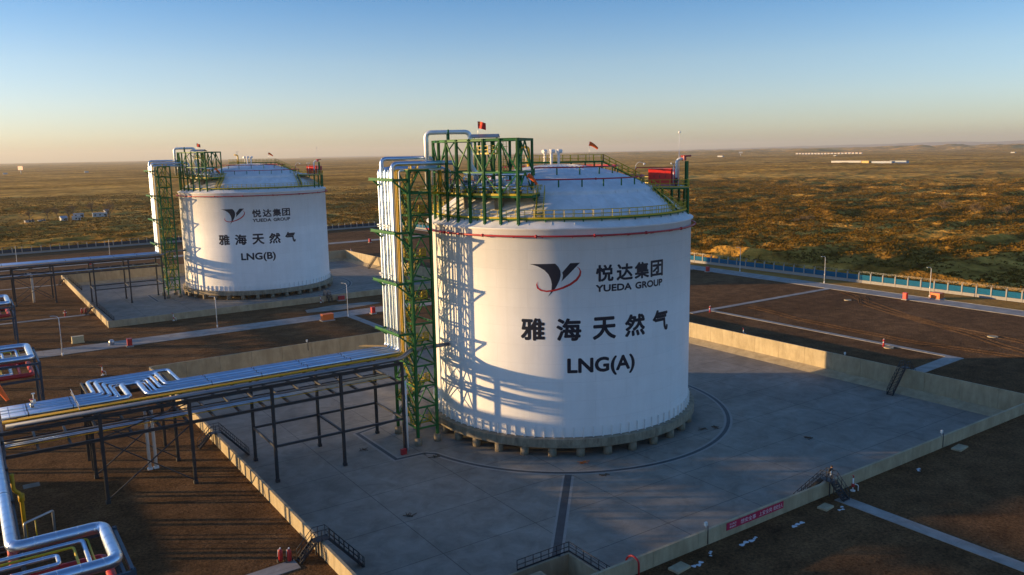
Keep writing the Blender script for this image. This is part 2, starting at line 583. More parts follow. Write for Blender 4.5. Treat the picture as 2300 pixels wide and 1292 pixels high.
# ------------------------------------------------------------------ terrain noise
def _hash(ix, iy, seed):
    h = (ix.astype(np.int64) * 374761393 + iy.astype(np.int64) * 668265263 + seed * 974634777) & 0x7fffffff
    h = ((h ^ (h >> 13)) * 1274126177) & 0x7fffffff
    return ((h ^ (h >> 16)) & 0xffff) / 65535.0
def vnoise(x, y, seed):
    ix, iy = np.floor(x), np.floor(y)
    fx, fy = x - ix, y - iy
    fx = fx * fx * fx * (fx * (fx * 6 - 15) + 10); fy = fy * fy * fy * (fy * (fy * 6 - 15) + 10)
    a, b = _hash(ix, iy, seed), _hash(ix + 1, iy, seed)
    c, d = _hash(ix, iy + 1, seed), _hash(ix + 1, iy + 1, seed)
    return (a * (1 - fx) + b * fx) * (1 - fy) + (c * (1 - fx) + d * fx) * fy
def fbm(x, y, seed, octs=5, gain=0.5):
    s, a, t = 0, 1.0, 0
    for k in range(octs):
        s = s + a * vnoise(x * 2 ** k + 17.3 * k, y * 2 ** k - 9.1 * k, seed + k)
        t += a
        a *= gain
    return s / t
def sstep(a, b, x):
    t = np.clip((x - a) / (b - a), 0, 1)
    return t * t * (3 - 2 * t)

FENCE_A, FENCE_B, FENCE_C = (142.9, -75.0), (123.7, 313.0), (-150.0, 298.0)   # right fence A-B, back fence B-C
def site_dist(x, y):
    """signed distance-like value, negative inside the fenced site"""
    dx = x - (139.27 - 0.0497 * y)
    t = (x - FENCE_C[0]) / (FENCE_B[0] - FENCE_C[0])
    dy = y - (FENCE_C[1] + t * (FENCE_B[1] - FENCE_C[1]))
    d = np.maximum(dx, dy)
    d = np.maximum(d, -430 - x)
    return np.maximum(d, -330 - y)

def terrain_h(x, y):
    r = np.hypot(x - CAM.x, y - CAM.y)
    az = np.degrees(np.arctan2(x - CAM.x, y - CAM.y))
    # hummocks run across the wind, a little stretched
    n1 = fbm(x / 62.0, y / 48.0, 3, 5)
    n2 = fbm(x / 190.0, y / 130.0, 21, 4)
    rid = 1 - np.abs(2 * fbm(x / 75.0 + 5, y / 42.0, 41, 4) - 1)
    right = sstep(20, 42, az)
    amp = 0.55 + 0.5 * right
    hum = (n1 - 0.45) * 2.7 + (n2 - 0.5) * 2.2 + sstep(0.80, 0.98, rid) * 1.5 + (fbm(x / 24.0, y / 15.0, 63, 4) - 0.45) * 2.9 * (1 - sstep(900, 1800, r))
    near = 1 - 0.45 * sstep(650, 1500, r)
    h = hum * amp * near + (fbm(x / 9.0, y / 7.0, 77, 3) - 0.5) * 1.0 * (1 - sstep(500, 1200, r))
    far = sstep(5400, 8500, r)
    h = h + far * np.clip(fbm(x / 600.0, y / 420.0, 55, 5) - 0.47, 0, 1) * 120 * (0.18 + 0.82 * sstep(22, 60, az))
    mid = sstep(1200, 2200, r)
    h = h + mid * (fbm(x / 240.0, y / 110.0, 91, 4) - 0.5) * 5 * (0.4 + 0.6 * right)
    d = site_dist(x, y)
    h = np.maximum(h + 0.6, -0.4 + 0.0 * h)
    # bank of pushed-up sand just outside the right fence
    db = x - (139.27 - 0.0497 * y)
    bank = np.exp(-((db - 12 - 4 * (fbm(y / 60.0, y * 0 + 3.1, 5, 3) - 0.5)) / 3.4) ** 2) * sstep(-70, -40, y) * (1 - sstep(270, 300, y))
    h = h + bank * (2.0 + 2.4 * (fbm(x / 9.0, y / 13.0, 15, 4) - 0.35))
    return np.where(d < 0, -7.0, -7.0 + (h + 7.0) * sstep(0.0, 2.5, d)), d

# ------------------------------------------------------------------ the ground
def build_desert():
    az = np.concatenate([np.arange(-12, 82, 0.11), np.arange(82, 348, 2.0)])
    az = np.radians(az)
    rad = np.concatenate([[20.0], np.geomspace(90, 160, 12)[:-1], np.geomspace(160, 1500, 480)[:-1], np.geomspace(1500, 26000, 330)])
    A, Rr = np.meshgrid(az, rad, indexing='ij')
    X = CAM.x + Rr * np.sin(A)
    Y = CAM.y + Rr * np.cos(A)
    Z, _ = terrain_h(X, Y)
    na, nr = X.shape
    co = np.stack([X, Y, Z], -1).reshape(-1, 3)
    i = np.arange(na)[:, None]
    j = np.arange(nr - 1)[None, :]
    i2 = (i + 1) % na
    q = np.stack([i * nr + j, i * nr + j + 1, i2 * nr + j + 1, i2 * nr + j], -1).reshape(-1, 4)
    me = bpy.data.meshes.new("desert_ground")
    me.vertices.add(len(co)); me.vertices.foreach_set("co", co.ravel())
    me.loops.add(q.size); me.loops.foreach_set("vertex_index", q[:, ::-1].ravel().astype(np.int32))
    me.polygons.add(len(q))
    me.polygons.foreach_set("loop_start", np.arange(0, q.size, 4, dtype=np.int32))
    me.update(calc_edges=True)
    me.polygons.foreach_set("use_smooth", np.ones(len(q), dtype=bool))
    me.materials.append(M['desert'])
    o = bpy.data.objects.new("desert_ground", me)
    COL.objects.link(o)
    structure(o)
build_desert()

XW1, XW3, T = -51.255, 53.07, 0.30       # bund wall lines
YW2, YW4 = -48.24, 56.41
BY2, BY4 = 108.5, 206.5
PADZ = -2.4
BUNDS = [(XW1, XW3, YW2, YW4), (-50.6, 50.6, BY2, BY4)]
PIT = (-37.2, -28.5, -48.2, -37.9)

def gravel_site():
    m = MB()
    # outline cut into rectangles round the two sunken tank basins
    ys = [-330.0, YW2, YW4, BY2, BY4]
    def fx(y): return 139.27 - 0.0497 * y + 1.6
    def q(x0, x1, y0, y1, slant=False):
        nx = 1
        xr0, xr1 = (fx(y0), fx(y1)) if slant else (x1, x1)
        m.add([(x0, y0, 0), (xr0, y0, 0), (xr1, y1, 0), (x0, y1, 0)], [(0, 1, 2, 3)])
    q(-430, 0, ys[0], ys[1], True)
    q(-430, BUNDS[0][0], ys[1], ys[2]); q(BUNDS[0][1], 0, ys[1], ys[2], True)
    q(-430, 0, ys[2], ys[3], True)
    q(-430, BUNDS[1][0], ys[3], ys[4]); q(BUNDS[1][1], 0, ys[3], ys[4], True)
    def fy(x): return 298.0 + (x + 150) / 273.7 * 15.0 + 1.6
    m.add([(-430, ys[4], 0), (fx(ys[4]), ys[4], 0), (fx(313), fy(fx(313)), 0), (-430, fy(-430), 0)], [(0, 1, 2, 3)])
    o = m.build("gravel_yard", 'gravel', loc=(0, 0, 0))
    structure(o)
gravel_site()

def flat(name, poly, z, m, loc=None):
    b = MB()
    b.add([(x, y, z) for x, y in poly], [tuple(range(len(poly)))])
    ar = sum(poly[i][0] * poly[(i + 1) % len(poly)][1] - poly[(i + 1) % len(poly)][0] * poly[i][1] for i in range(len(poly)))
    if ar < 0: b.f = [tuple(reversed(f)) for f in b.f]
    return structure(b.build(name, m, loc=loc or (poly[0][0], poly[0][1], z)))

def slab_path(name, poly, m='road', h=0.07):
    b = MB().prism(poly, -0.15, h)
    return structure(b.build(name, m, loc=(0, 0, 0)))

# roads and paths
def rx(y): return 127.6 - 0.045 * y * 0.35
slab_path("road", [(121.6, -75), (128.1, -75), (128.1, 298), (121.6, 298)], h=0.10)
slab_path("cross_road", [(-330, 84.6), (121.6, 84.6), (121.6, 91.2), (-330, 91.2)], h=0.10)
slab_path("back_road", [(-330, 240), (121.6, 246), (121.6, 252), (-330, 246)], h=0.10)
slab_path("path", [(66.5, 33.4), (121.6, 33.4), (121.6, 35.0), (66.5, 35.0)])
slab_path("path", [(72.2, -24.4), (73.6, -24.4), (73.6, 33.4), (72.2, 33.4)])
slab_path("path", [(54.5, -28.2), (73.6, -27.2), (73.6, -24.4), (54.5, -25.9)])
slab_path("path", [(0.1, -160), (1.9, -160), (1.9, -49.8), (0.1, -49.8)])
slab_path("path", [(-72.5, -29.2), (-54.0, -28.6), (-54.0, -26.6), (-72.5, -27.6)])
slab_path("path", [(-0.9, 56.9), (1.0, 56.9), (1.0, 84.6), (-0.9, 84.6)])
slab_path("path", [(-76, 129.4), (-52.2, 129.4), (-52.2, 131), (-76, 131)])
slab_path("path", [(-76, 192.6), (-52.2, 192.6), (-52.2, 194), (-76, 194)])
# sandy verge between the road kerb and the fence
flat("sandy_verge", [(129.0, -75), (141.5, -75), (123.9 + 0.6, 298), (123.7, 298)][:2] + [(125.2, 298), (128.25, 298), (128.25, -75)], 0.03, 'verge', (128, 0, 0.03))
b = MB().box((128.25, 111, 0.08), (0.18, 372, 0.16))
structure(b.build("kerb", 'road', loc=(128, 0, 0)))
# poured patch on the yard by the cross road
flat("concrete_patch", [(-7, 95.5), (2, 94), (14, 96.5), (12, 100), (2, 101.5), (-6, 99.5)], 0.012, 'pad')

# tyre tracks pressed into the gravel
def track(pts, gap=1.8):
    b = MB()
    P = [Vector((x, y, 0)) for x, y in pts]
    Q = []
    for i in range(len(P) - 1):
        for k_ in range(8): Q.append(P[i].lerp(P[i + 1], k_ / 8) + Vector((0.25 * math.sin(i * 2 + k_ * 0.7), 0.2 * math.cos(k_), 0)))
    for sg in (-1, 1):
        for i in range(len(Q) - 1):
            t = (Q[i + 1] - Q[i]).normalized(); n_ = Vector((-t.y, t.x, 0))
            c0, c1 = Q[i] + n_ * gap / 2 * sg, Q[i + 1] + n_ * gap / 2 * sg
            for e, z in ((-0.26, 0.0), (0.26, 0.0)):
                vs = [c0 + n_ * (e - 0.12), c1 + n_ * (e - 0.12), c1 + n_ * e + Vector((0, 0, 0.07)), c0 + n_ * e + Vector((0, 0, 0.07)), c1 + n_ * (e + 0.12), c0 + n_ * (e + 0.12)]
                b.add([(v.x, v.y, v.z + 0.004) for v in vs], [(0, 1, 2, 3), (3, 2, 4, 5)])
    structure(b.build("tyre_track", 'gravel', loc=(0, 0, 0)))
track([(120, 28), (112, 16), (104, 2), (97, -12), (88, -30), (80, -48)])
track([(118, 22), (108, 14), (99, -6), (95, -30), (100, -55)])
track([(84, 30), (80, 10), (79, -12), (83, -40)])

# basins, drains and the sunken sump
def basin(bx, pit=None):
    x0, x1, y0, y1 = bx
    m = MB()
    def q(a, b_, c, d): m.add([(a, c, PADZ), (b_, c, PADZ), (b_, d, PADZ), (a, d, PADZ)], [(0, 1, 2, 3)])
    if pit:
        px0, px1, py0, py1 = pit
        q(x0, px0, y0, y1); q(px1, x1, y0, y1); q(px0, px1, py1, y1)
    else:
        q(x0, x1, y0, y1)
    o = m.build("basin_floor", 'pad', loc=(x0, y0, PADZ))
    structure(o)
    # sloped concrete bench along the far walls
    e = 2.3
    n = MB()
    def slope(p0, p1, inn):
        p0, p1, inn = Vector(p0), Vector(p1), Vector(inn)
        zt, zb = Vector((0, 0, PADZ + 0.75)), Vector((0, 0, PADZ + 0.01))
        n.add([p0 + inn * e + zb, p1 + inn * e + zb, p1 + zt, p0 + zt, p0 + zb, p1 + zb], [(0, 1, 2, 3), (0, 3, 4), (1, 5, 2)])
    slope((x1, y0, 0), (x1, y1, 0), (-1, 0, 0))
    slope((x1, y1, 0), (x0, y1, 0), (0, -1, 0))
    structure(n.build("basin_bench", 'concrete', loc=(x1, y1, PADZ)))
basin(BUNDS[0], PIT)
basin(BUNDS[1])

def strip(name, pts, wd, z, m):
    b = MB()
    P = [Vector((x, y, 0)) for x, y in pts]
    n = len(P)
    L, R = [], []
    for i in range(n):
        t1 = (P[i] - P[i - 1]).normalized() if i else None
        t2 = (P[i + 1] - P[i]).normalized() if i < n - 1 else None
        t = ((t1 or t2) + (t2 or t1)).normalized()
        s_ = Vector((-t.y, t.x, 0))
        k = wd / 2 / max(0.4, s_.dot(Vector((-(t1 or t2).y, (t1 or t2).x, 0))))
        L.append(P[i] + s_ * k); R.append(P[i] - s_ * k)
    vs = [(p.x, p.y, z) for p in L + R]
    b.add(vs, [(n + i, n + i + 1, i + 1, i) for i in range(n - 1)])
    return structure(b.build(name, m, loc=(pts[0][0], pts[0][1], z)))

def drain(cx, cy, R, dy):
    ring = [polar((cx, cy), R, a)[:2] for a in np.linspace(R_(171), R_(518), 140)]
    a0 = [(-26.9, dy - 3.9), (-31.2, dy - 3.6), (-31.2, dy + 9.5), (-24.5, dy + 11.5)]
    k = [i for i, p in enumerate(ring) if not (p[0] < -20 and dy - 5 < p[1] < dy + 11.5)]
    ring = [ring[i] for i in k]
    ring.sort(key=lambda p: (math.atan2(p[1] - cy, p[0] - cx) - R_(-172)) % (2 * PI))
    path = [a0[0]] + ring + [a0[3], a0[2], a0[1], a0[0]]
    strip("drain_border", path, 1.25, PADZ + 0.004, 'chanborder')
    strip("drain_channel", path, 0.55, PADZ + 0.008, 'channel')
drain(0.28, 0.52, 26.6, 0.52)
drain(0.95, 159.2, 28.6, 157.5)
strip("drain_border", [(-15.9, -22.0), (-30.0, -37.7)], 1.5, PADZ + 0.012, 'chanborder')
strip("drain_channel", [(-15.6, -21.6), (-30.1, -37.8)], 0.9, PADZ + 0.016, 'channel')

# containment walls: every side a part of the basin's wall
def bund(bx, h, label, pit=None):
    x0, x1, y0, y1 = bx
    t = thing("containment_wall", ((x0 + x1) / 2, (y0 + y1) / 2, 0), label, "wall", "concrete containment walls")
    zb = PADZ - 0.3
    def side(segs, horizontal, c):
        m = MB()
        for a, b_ in segs:
            n = max(1, round((b_ - a) / 6.0))
            for i in range(n):       # cast lengths with a narrow joint between them
                p, q_ = a + (b_ - a) * i / n + 0.02, a + (b_ - a) * (i + 1) / n - 0.02
                if horizontal: m.box(((p + q_) / 2, c, (zb + h) / 2), (q_ - p, T, h - zb))
                else: m.box((c, (p + q_) / 2, (zb + h) / 2), (T, q_ - p, h - zb))
        return m.build("wall_side", 'concrete', t)
    side([(y0 - T, y1 + T)], False, x0 - T / 2)
    side([(y0 - T, y1 + T)], False, x1 + T / 2)
    side([(x0, x1)], True, y0 - T / 2)
    side([(x0, x1)], True, y1 + T / 2)
    if pit:
        px0, px1, py0, py1 = pit
        m = MB()
        zf = PADZ - 2.6
        m.box(((px0 + px1) / 2, py1 - 0.1, (zf + PADZ) / 2 - 0.003), (px1 - px0, 0.2, PADZ - zf))
        m.box((px0 + 0.1, (py0 + py1 - 0.2) / 2, (zf + PADZ) / 2 - 0.003), (0.2, py1 - py0 - 0.2, PADZ - zf))
        m.box((px1 - 0.1, (py0 + py1 - 0.2) / 2, (zf + PADZ) / 2 - 0.003), (0.2, py1 - py0 - 0.2, PADZ - zf))
        m.box(((px0 + px1) / 2, (py0 + py1) / 2, zf - 0.1), (px1 - px0, py1 - py0, 0.2))
        m.build("sump_lining", 'concrete', t)
    return t
bund(BUNDS[0], 1.58, "long pale concrete wall round the nearer white tank's sunken basin", PIT)
bund(BUNDS[1], 1.60, "long pale concrete wall round the farther white tank's sunken basin")

# ------------------------------------------------------------------ a tank with its tower, roof steel and pipes
WING = [(-10.36, 24.38), (-8.55, 24.4), (-6.74, 24.45), (-6.27, 24.03), (-6.0, 23.46), (-5.96, 22.91), (-6.14, 22.21), (-6.5, 21.51), (-6.92, 20.81), (-7.41, 20.31), (-7.79, 19.96), (-7.41, 20.52), (-7.26, 20.95), (-7.19, 21.65), (-7.32, 22.35), (-7.66, 23.05), (-8.21, 23.61), (-9.11, 24.09), (-9.82, 24.29)]
BLADE = [(-4.68, 24.49), (-3.32, 24.53), (-3.64, 24.26), (-4.83, 23.03), (-5.94, 22.0), (-5.77, 22.34), (-5.65, 22.9), (-5.79, 23.25)]
SWOOSH = [(-3.88, 24.06), (-3.37, 23.83), (-3.1, 23.34), (-3.19, 22.78), (-3.65, 22.09), (-4.56, 21.48), (-5.67, 21.01), (-6.92, 20.67), (-8.03, 20.55), (-8.87, 20.72), (-9.36, 21.07), (-9.47, 21.56), (-9.21, 22.06), (-9.29, 21.56), (-9.15, 21.18), (-8.73, 20.91), (-8.03, 20.76), (-7.05, 20.88), (-5.81, 21.25), (-4.7, 21.74), (-3.86, 22.34), (-3.44, 22.93), (-3.32, 23.41), (-3.51, 23.77)]
def smooth_poly(p, n=3):
    for _ in range(n - 1):
        q = []
        for i in range(len(p)):
            a, b_, c = p[i - 1], p[i], p[(i + 1) % len(p)]
            v1 = Vector(b_) - Vector(a); v2 = Vector(c) - Vector(b_)
            if v1.length > 1e-6 and v2.length > 1e-6 and v1.angle(v2) < 0.75:
                q.append((0.82 * b_[0] + 0.09 * (a[0] + c[0]), 0.82 * b_[1] + 0.09 * (a[1] + c[1])))
            else:
                q.append(b_)
        p = q
    return p
def poly_geo(p):
    return np.array([(x, y, 0) for x, y in p]), [tuple(range(len(p)))]

ZB, ZT = 0.2, 29.16
RISE = 7.85
TEXTS = {}

def unit(far):
    """one tank with everything that stands on it and beside it"""
    C = (0.95, 159.2) if far else (0.28, 0.52)
    R = 22.12 if far else 20.35
    k = R / 20.35
    which = "farther" if far else "nearer"
    mid = R_(-106.3) if far else R_(-110.7)
    rise = RISE
    rs = (R * R + rise * rise) / (2 * rise)
    def dome(r): return ZT + rise - rs + math.sqrt(rs * rs - r * r)
    def P(r, deg, z): return polar(C, r, R_(deg), z)
    def PD(r, deg, dz=0.0): return polar(C, r, R_(deg), dome(r) + dz)

    # ---- tank
    t = thing("storage_tank", (C[0], C[1], PADZ), "huge white round tank marked LNG(%s) in navy letters, the %s of the two" % ("B" if far else "A", which), "storage tank", "white storage tanks")
    m = MB()
    nseg = 160
    m.lathe([(R, ZB), (R, 8), (R, 16), (R, ZT - 0.35), (R + 0.32, ZT - 0.2), (R + 0.32, ZT)], nseg, C)
    o = m.build("shell", 'white', t)
    uv = o.data.uv_layers.new(name="UVMap")
    cor = np.zeros(len(o.data.loops) * 2, dtype=np.float32)
    for pl in o.data.polygons:
        angs = []
        for li in pl.loop_indices:
            v = o.data.vertices[o.data.loops[li].vertex_index].co
            angs.append(math.atan2(v.y, v.x) % (2 * PI))
        if max(angs) - min(angs) > PI: angs = [a + 2 * PI if a < PI else a for a in angs]
        for li, a in zip(pl.loop_indices, angs):
            v = o.data.vertices[o.data.loops[li].vertex_index].co
            cor[li * 2] = a * R; cor[li * 2 + 1] = v.z
    uv.data.foreach_set("uv", cor)
    m = MB()
    rr = 14.6 * k
    pr = [(R + 0.32, ZT)] + [(r, dome(r) + 0.03) for r in np.linspace(R - 0.2, rr + 0.12, 9)] + [(rr + 0.02, dome(rr) + 0.06), (rr, dome(rr) + 0.40), (rr - 0.5, dome(rr - 0.5) + 0.35)]
    pr += [(r, dome(r) + 0.30) for r in np.linspace(rr - 0.9, 0.01, 14)]
    m.lathe(pr, nseg, C)
    for i in range(40):
        a = R_(4.5 + 9 * i)
        rl = list(np.linspace(R - 0.4, rr + 0.3, 5))
        for r0, r1 in zip(rl[:-1], rl[1:]):
            m.beam(polar(C, r0, a, dome(r0) + 0.05), polar(C, r1, a, dome(r1) + 0.05), 0.05, 0.05)
        rl = list(np.linspace(rr - 0.8, 2.5, 6))
        for r0, r1 in zip(rl[:-1], rl[1:]):
            m.beam(polar(C, r0, a, dome(r0) + 0.31), polar(C, r1, a, dome(r1) + 0.31), 0.05, 0.05)
        m.beam(polar(C, rr + 0.07, a, dome(rr) - 0.45), polar(C, rr + 0.07, a, dome(rr) + 0.3), 0.06, 0.08)
    m.build("roof", 'roofwhite', t)
    m = MB()
    m.lathe([(R - 3, ZB - 1.2), (R + 1.0, ZB - 1.2), (R + 1.0, ZB - 0.02), (R - 3, ZB - 0.02)], 120, C, smooth=False, close=True)
    m.build("base_slab", 'slab', t)
    ped = None
    for ri, (pr_, n) in enumerate(((R + 0.15, 33), (R - 4.0, 26), (R - 8.5, 18))):
        for i in range(n):
            p = polar(C, pr_, 2 * PI * (i + 0.5 * ri) / n)
            if ped is None:
                ped = MB().cyl((p.x, p.y, PADZ - 0.1), 0.62, ZB - 1.2 - PADZ + 0.1, 14).build("pedestal", 'slab', t)
                p0 = p
            else:
                same(ped, "pedestal", t, p - p0)
    MB().lathe([(0.01, ZB - 1.19), (R - 3, ZB - 1.19), (R - 3, ZB - 0.3), (0.01, ZB - 0.3)], 48, C, smooth=False).build("tank_floor", 'slab', t)
    st = None
    for i in range(94):
        a = 2 * PI * i / 94
        if st is None:
            st = MB()
            c0 = polar(C, R + 0.12, a, ZB + 0.72)
            st.frame(c0, Vector((math.cos(a), math.sin(a), 0)) * 0.12, Vector((-math.sin(a), math.cos(a), 0)) * 0.03, Vector((0, 0, 0.72)))
            st.box((c0.x + 0.02, c0.y, ZB + 0.03), (0.26, 0.16, 0.07))
            # mesh about the tank axis, so that a copy only turns
            st = st.build("anchor_strap", 'plainwhite', t)
        else:
            same(st, "anchor_strap", t, (0, 0, 0), a)
    # red deluge pipes: one round the wall, two round the dome
    def ringpipe(r, z, rad, deg0, deg1, n, legs, inner):
        m = MB()
        m.tube([P(r, d, z) for d in np.linspace(deg0, deg1, 110)], rad, 8)
        for d in np.linspace(deg0, deg1, n)[1:-1]:
            m.cyl(P(r, d, z - 0.0)[:3], rad * 0.1, 0.01, 4)
            m.tube([P(r, d - 0.35, z), P(r, d + 0.35, z)], rad * 1.7, 8)
        rp = m.build("deluge_pipe", 'redpaint', t)
        for d in np.linspace(deg0, deg1, legs)[:-1]:
            b_ = MB()
            if inner: b_.beam(P(r, d, dome(r) - 0.1), P(r, d, z - rad), 0.14)
            else: b_.beam(P(R - 0.05, d, z - 0.25), P(r, d, z - rad), 0.08)
            b_.build("pipe_post", 'green' if inner else 'redpaint', rp)
        return rp
    ringpipe(R + 0.62, 28.15, 0.13, -200, 120, 16, 30, False)
    ringpipe(13.2 * k, dome(13.2 * k) + 1.35, 0.10, -142, 160, 9, 22, True)
    ringpipe(9.2 * k, dome(9.2 * k) + 1.35, 0.10, -150, 165, 8, 16, True)
    # eave walkway with its hand rail
    wz = dome(18.95 * k) + 0.05
    wr0, wr1 = 18.95 * k, 19.6 * k
    m = MB().lathe([(wr0, wz), (wr1, wz), (wr1, wz - 0.06), (wr0, wz - 0.06)], 120, C, smooth=False, close=True)
    m.build("walkway_deck", 'yellow', t)
    m = MB().lathe([(wr1 + 0.01, wz + 0.12), (wr1 + 0.09, wz + 0.12), (wr1 + 0.09, wz - 0.22), (wr1 + 0.01, wz - 0.22)], 120, C, smooth=False, close=True)
    m.build("walkway_beam", 'green', t)
    m = MB().lathe([(wr1 + 0.095, wz + 0.15), (wr1 + 0.13, wz + 0.15), (wr1 + 0.13, wz - 0.06), (wr1 + 0.095, wz - 0.06)], 120, C, smooth=False, close=True)
    m.rail([P(wr1, d, wz) for d in np.linspace(-180, 180, 91)], sp=1.33, r=0.03)
    m.rail([P(wr0, d, wz) for d in np.linspace(-138, 150, 71)], sp=1.33, r=0.025, kick=False)
    m.build("guard_rail", 'yellow', t)
    for i in range(48):
        a = i * 7.5 + 2
        MB().beam(P(wr1 - 0.1, a, dome(wr1 - 0.1) - 0.1), P(wr1 - 0.1, a, wz - 0.07), 0.1).build("walkway_post", 'green', t)
    # lettering on the wall
    lift = 0.012
    sx = 7.07 / 7.26
    def sh(p): return [(x * sx, z) for x, z in smooth_poly(p)]
    wrap_on_shell("emblem_wing", [poly_geo(sh(WING))], 'navy', t, C, R, mid, lift)
    wrap_on_shell("emblem_blade", [poly_geo(sh(BLADE))], 'navy', t, C, R, mid, lift)
    wrap_on_shell("emblem_swoosh", [poly_geo(sh(SWOOSH))], 'redlogo', t, C, R, mid, lift + 0.012)
    def line(txts, name):
        # bold lettering: the same outline laid a few times, each a hair higher and shifted
        for s_, x0, x1, y0, y1, bold in txts:
            vs, fs = text_geo(s_, 1.0, 0.0)
            e = (y1 - y0) * bold
            gs = []
            for i, (ox, oy) in enumerate(((0, 0), (1, 0), (-1, 0), (0, -1), (0, 1), (0.7, 0.7), (-0.7, -0.7), (0.7, -0.7), (-0.7, 0.7), (0.45, 0), (-0.45, 0))):
                f = fit_geo(vs, x0 + e + ox * e, x1 - e + ox * e, y0 + e + oy * e, y1 - e + oy * e)
                f[:, 2] = 0.0015 * i
                gs.append((f, fs))
            wrap_on_shell(name, gs, 'navy', t, C, R, mid, lift)
    xs = [-1.1, 1.88, 4.72, 7.55]
    line([(ch, x, x + 2.55, 21.83, 24.12, 0.035) for ch, x in zip("悦达集团", xs)], "lettering")
    line([("YUEDA", -1.1, 4.25, 20.44, 21.42, 0.055), ("GROUP", 4.85, 10.0, 20.44, 21.42, 0.055)], "lettering")
    line([(ch, x - 1.7, x + 1.7, 13.85, 17.0, 0.036) for ch, x in zip("雅海天然气", (-9.72, -4.8, 0.15, 4.9, 9.75))], "lettering")
    line([("LNG(%s)" % ("B" if far else "A"), -5.05, 4.85, 8.7, 11.45, 0.036)], "lettering")

    # ---- vents in the middle of the roof
    zc = dome(0) + 0.3
    for i, (dx, dy, ang) in enumerate(((-1.75, 1.1, 200), (-1.25, 0.1, -20), (-0.3, -0.5, -20))):
        v = thing("relief_vent", (C[0] + dx, C[1] + dy, zc), ["leftmost", "middle", "rightmost"][i] + " of three white T-topped vent pipes on the %s tank's dome" % which, "vent pipe", "white vent pipes on the %s tank" % which)
        c0 = (C[0] + dx, C[1] + dy)
        m = MB().cyl((*c0, zc - 0.45), 0.19, 2.5, 12)
        for z in (0.35, 1.0, 1.6): m.cyl((*c0, zc + z), 0.27, 0.1, 12)
        m.build("stem", 'plainwhite', v)
        q0 = Vector((*c0, zc + 1.95)); dv = Vector((math.cos(R_(ang)), math.sin(R_(ang)), 0))
        MB().tube([q0 - dv * 0.25, q0 + dv * 0.55], [0.30, 0.28], 12).build("hood", 'plainwhite', v)
    g = MB()
    gp = P(4.6, 135, 0); gz = dome(4.6)
    g.tube([(gp.x, gp.y, gz), (gp.x, gp.y, gz + 3.3), (gp.x - 0.9, gp.y + 0.7, gz + 3.35)], 0.2, 10, 0.5)
    g.tube([(gp.x, gp.y, gz), (gp.x, gp.y, gz + 1.2)], 0.34, 10)
    tag(g.build("gooseneck_pipe", 'yellowpipe', loc=(gp.x, gp.y, gz)), "yellow gooseneck pipe rising from the %s tank's dome" % which, "pipe")

    # ---- walkway over the dome and its stairs, the right-hand roof platform
    da = -35.0
    dv = Vector((math.cos(R_(da)), math.sin(R_(da)), 0)); sv = Vector((-dv.y, dv.x, 0))
    cc = Vector((C[0], C[1], 0))
    wk = thing("roof_walkway", (C[0], C[1], zc), "green and yellow railed walkway with stairs over the %s tank's dome" % which, "walkway", "roof walkways")
    z1 = dome(0) + 0.55
    a0, a1 = cc - dv * 6.5 * k + Vector((0, 0, z1)), cc + dv * 7.0 * k + Vector((0, 0, z1))
    m = MB()
    for sg in (-1, 1): m.beam(a0 + sv * 0.55 * sg, a1 + sv * 0.55 * sg, 0.1, 0.24)
    m.build("walkway_beam", 'green', wk)
    MB().beam(a0 + Vector((0, 0, .13)), a1 + Vector((0, 0, .13)), 1.0, 0.04).build("walkway_deck", 'yellow', wk)
    zr = 33.62
    b0, b1 = a1, cc + dv * 12.6 * k + Vector((0, 0, zr + 1.0))
    MB().flight(b1, b0, 1.0).build("stair_flight", 'green', wk)
    m = MB()
    for sg in (-1, 1):
        m.rail([a0 + sv * 0.55 * sg, a1 + sv * 0.55 * sg], sp=1.2)
        m.rail([b0 + sv * 0.55 * sg, b1 + sv * 0.55 * sg], sp=1.1)
    m.build("guard_rail", 'yellow', wk)
    for i, x in enumerate((-4, -1, 2, 4.2, 5.6, 6.8)):
        for sg in (-1, 1):
            p = cc + dv * x * k + sv * 0.5 * sg
            MB().beam((p.x, p.y, dome((abs(x)) * k) + 0.1), (p.x, p.y, z1), 0.11).build("walkway_leg", 'green', wk)
    # right platform
    fp = thing("roof_platform", tuple(P(17 * k, -30, zr)), "green steel platform on tall posts at the right edge of the %s tank's roof" % which, "platform", "right-hand roof platforms")
    MB().sector(12.6 * k, 20.0 * k, zr - 0.05, zr, R_(-50), R_(16), 24, C).build("deck", 'galv', fp)
    m = MB()
    for r in (12.6 * k, 16 * k, 19.8 * k):
        m.lathe([(r, zr - 0.30), (r + 0.15, zr - 0.30), (r + 0.15, zr - 0.055), (r, zr - 0.055)], 24, C, R_(-50), R_(16), False, True)
    for d in np.linspace(-50, 16, 8): m.beam(P(12.6 * k, d, zr - 0.2), P(19.85 * k, d, zr - 0.2), 0.12, 0.24)
    m.build("deck_beam", 'green', fp)
    for d in np.linspace(-49.5, 15.5, 9):
        MB().ibeam(P(19.82 * k, d, dome(19.82 * k) - 0.1), P(19.82 * k, d, zr - 0.3), 0.30, 0.30, 0.05).build("post", 'green', fp)
        MB().beam(P(14.8 * k, d, dome(14.8 * k) + 0.0), P(14.8 * k, d, zr - 0.1 if dome(14.8 * k) < zr - 0.2 else dome(14.8 * k) + 0.05), 0.2).build("post", 'green', fp)
    m = MB()
    m.lathe([(20.02 * k, zr - 0.1), (20.06 * k, zr - 0.1), (20.06 * k, zr + 0.12), (20.02 * k, zr + 0.12)], 24, C, R_(-50), R_(16), False, True)
    m.rail([P(12.8 * k, -50, zr)] + [P(19.95 * k, d, zr) for d in np.linspace(-50, 16, 16)] + [P(12.8 * k, 16, zr)], sp=1.45)
    m.build("guard_rail", 'yellow', fp)
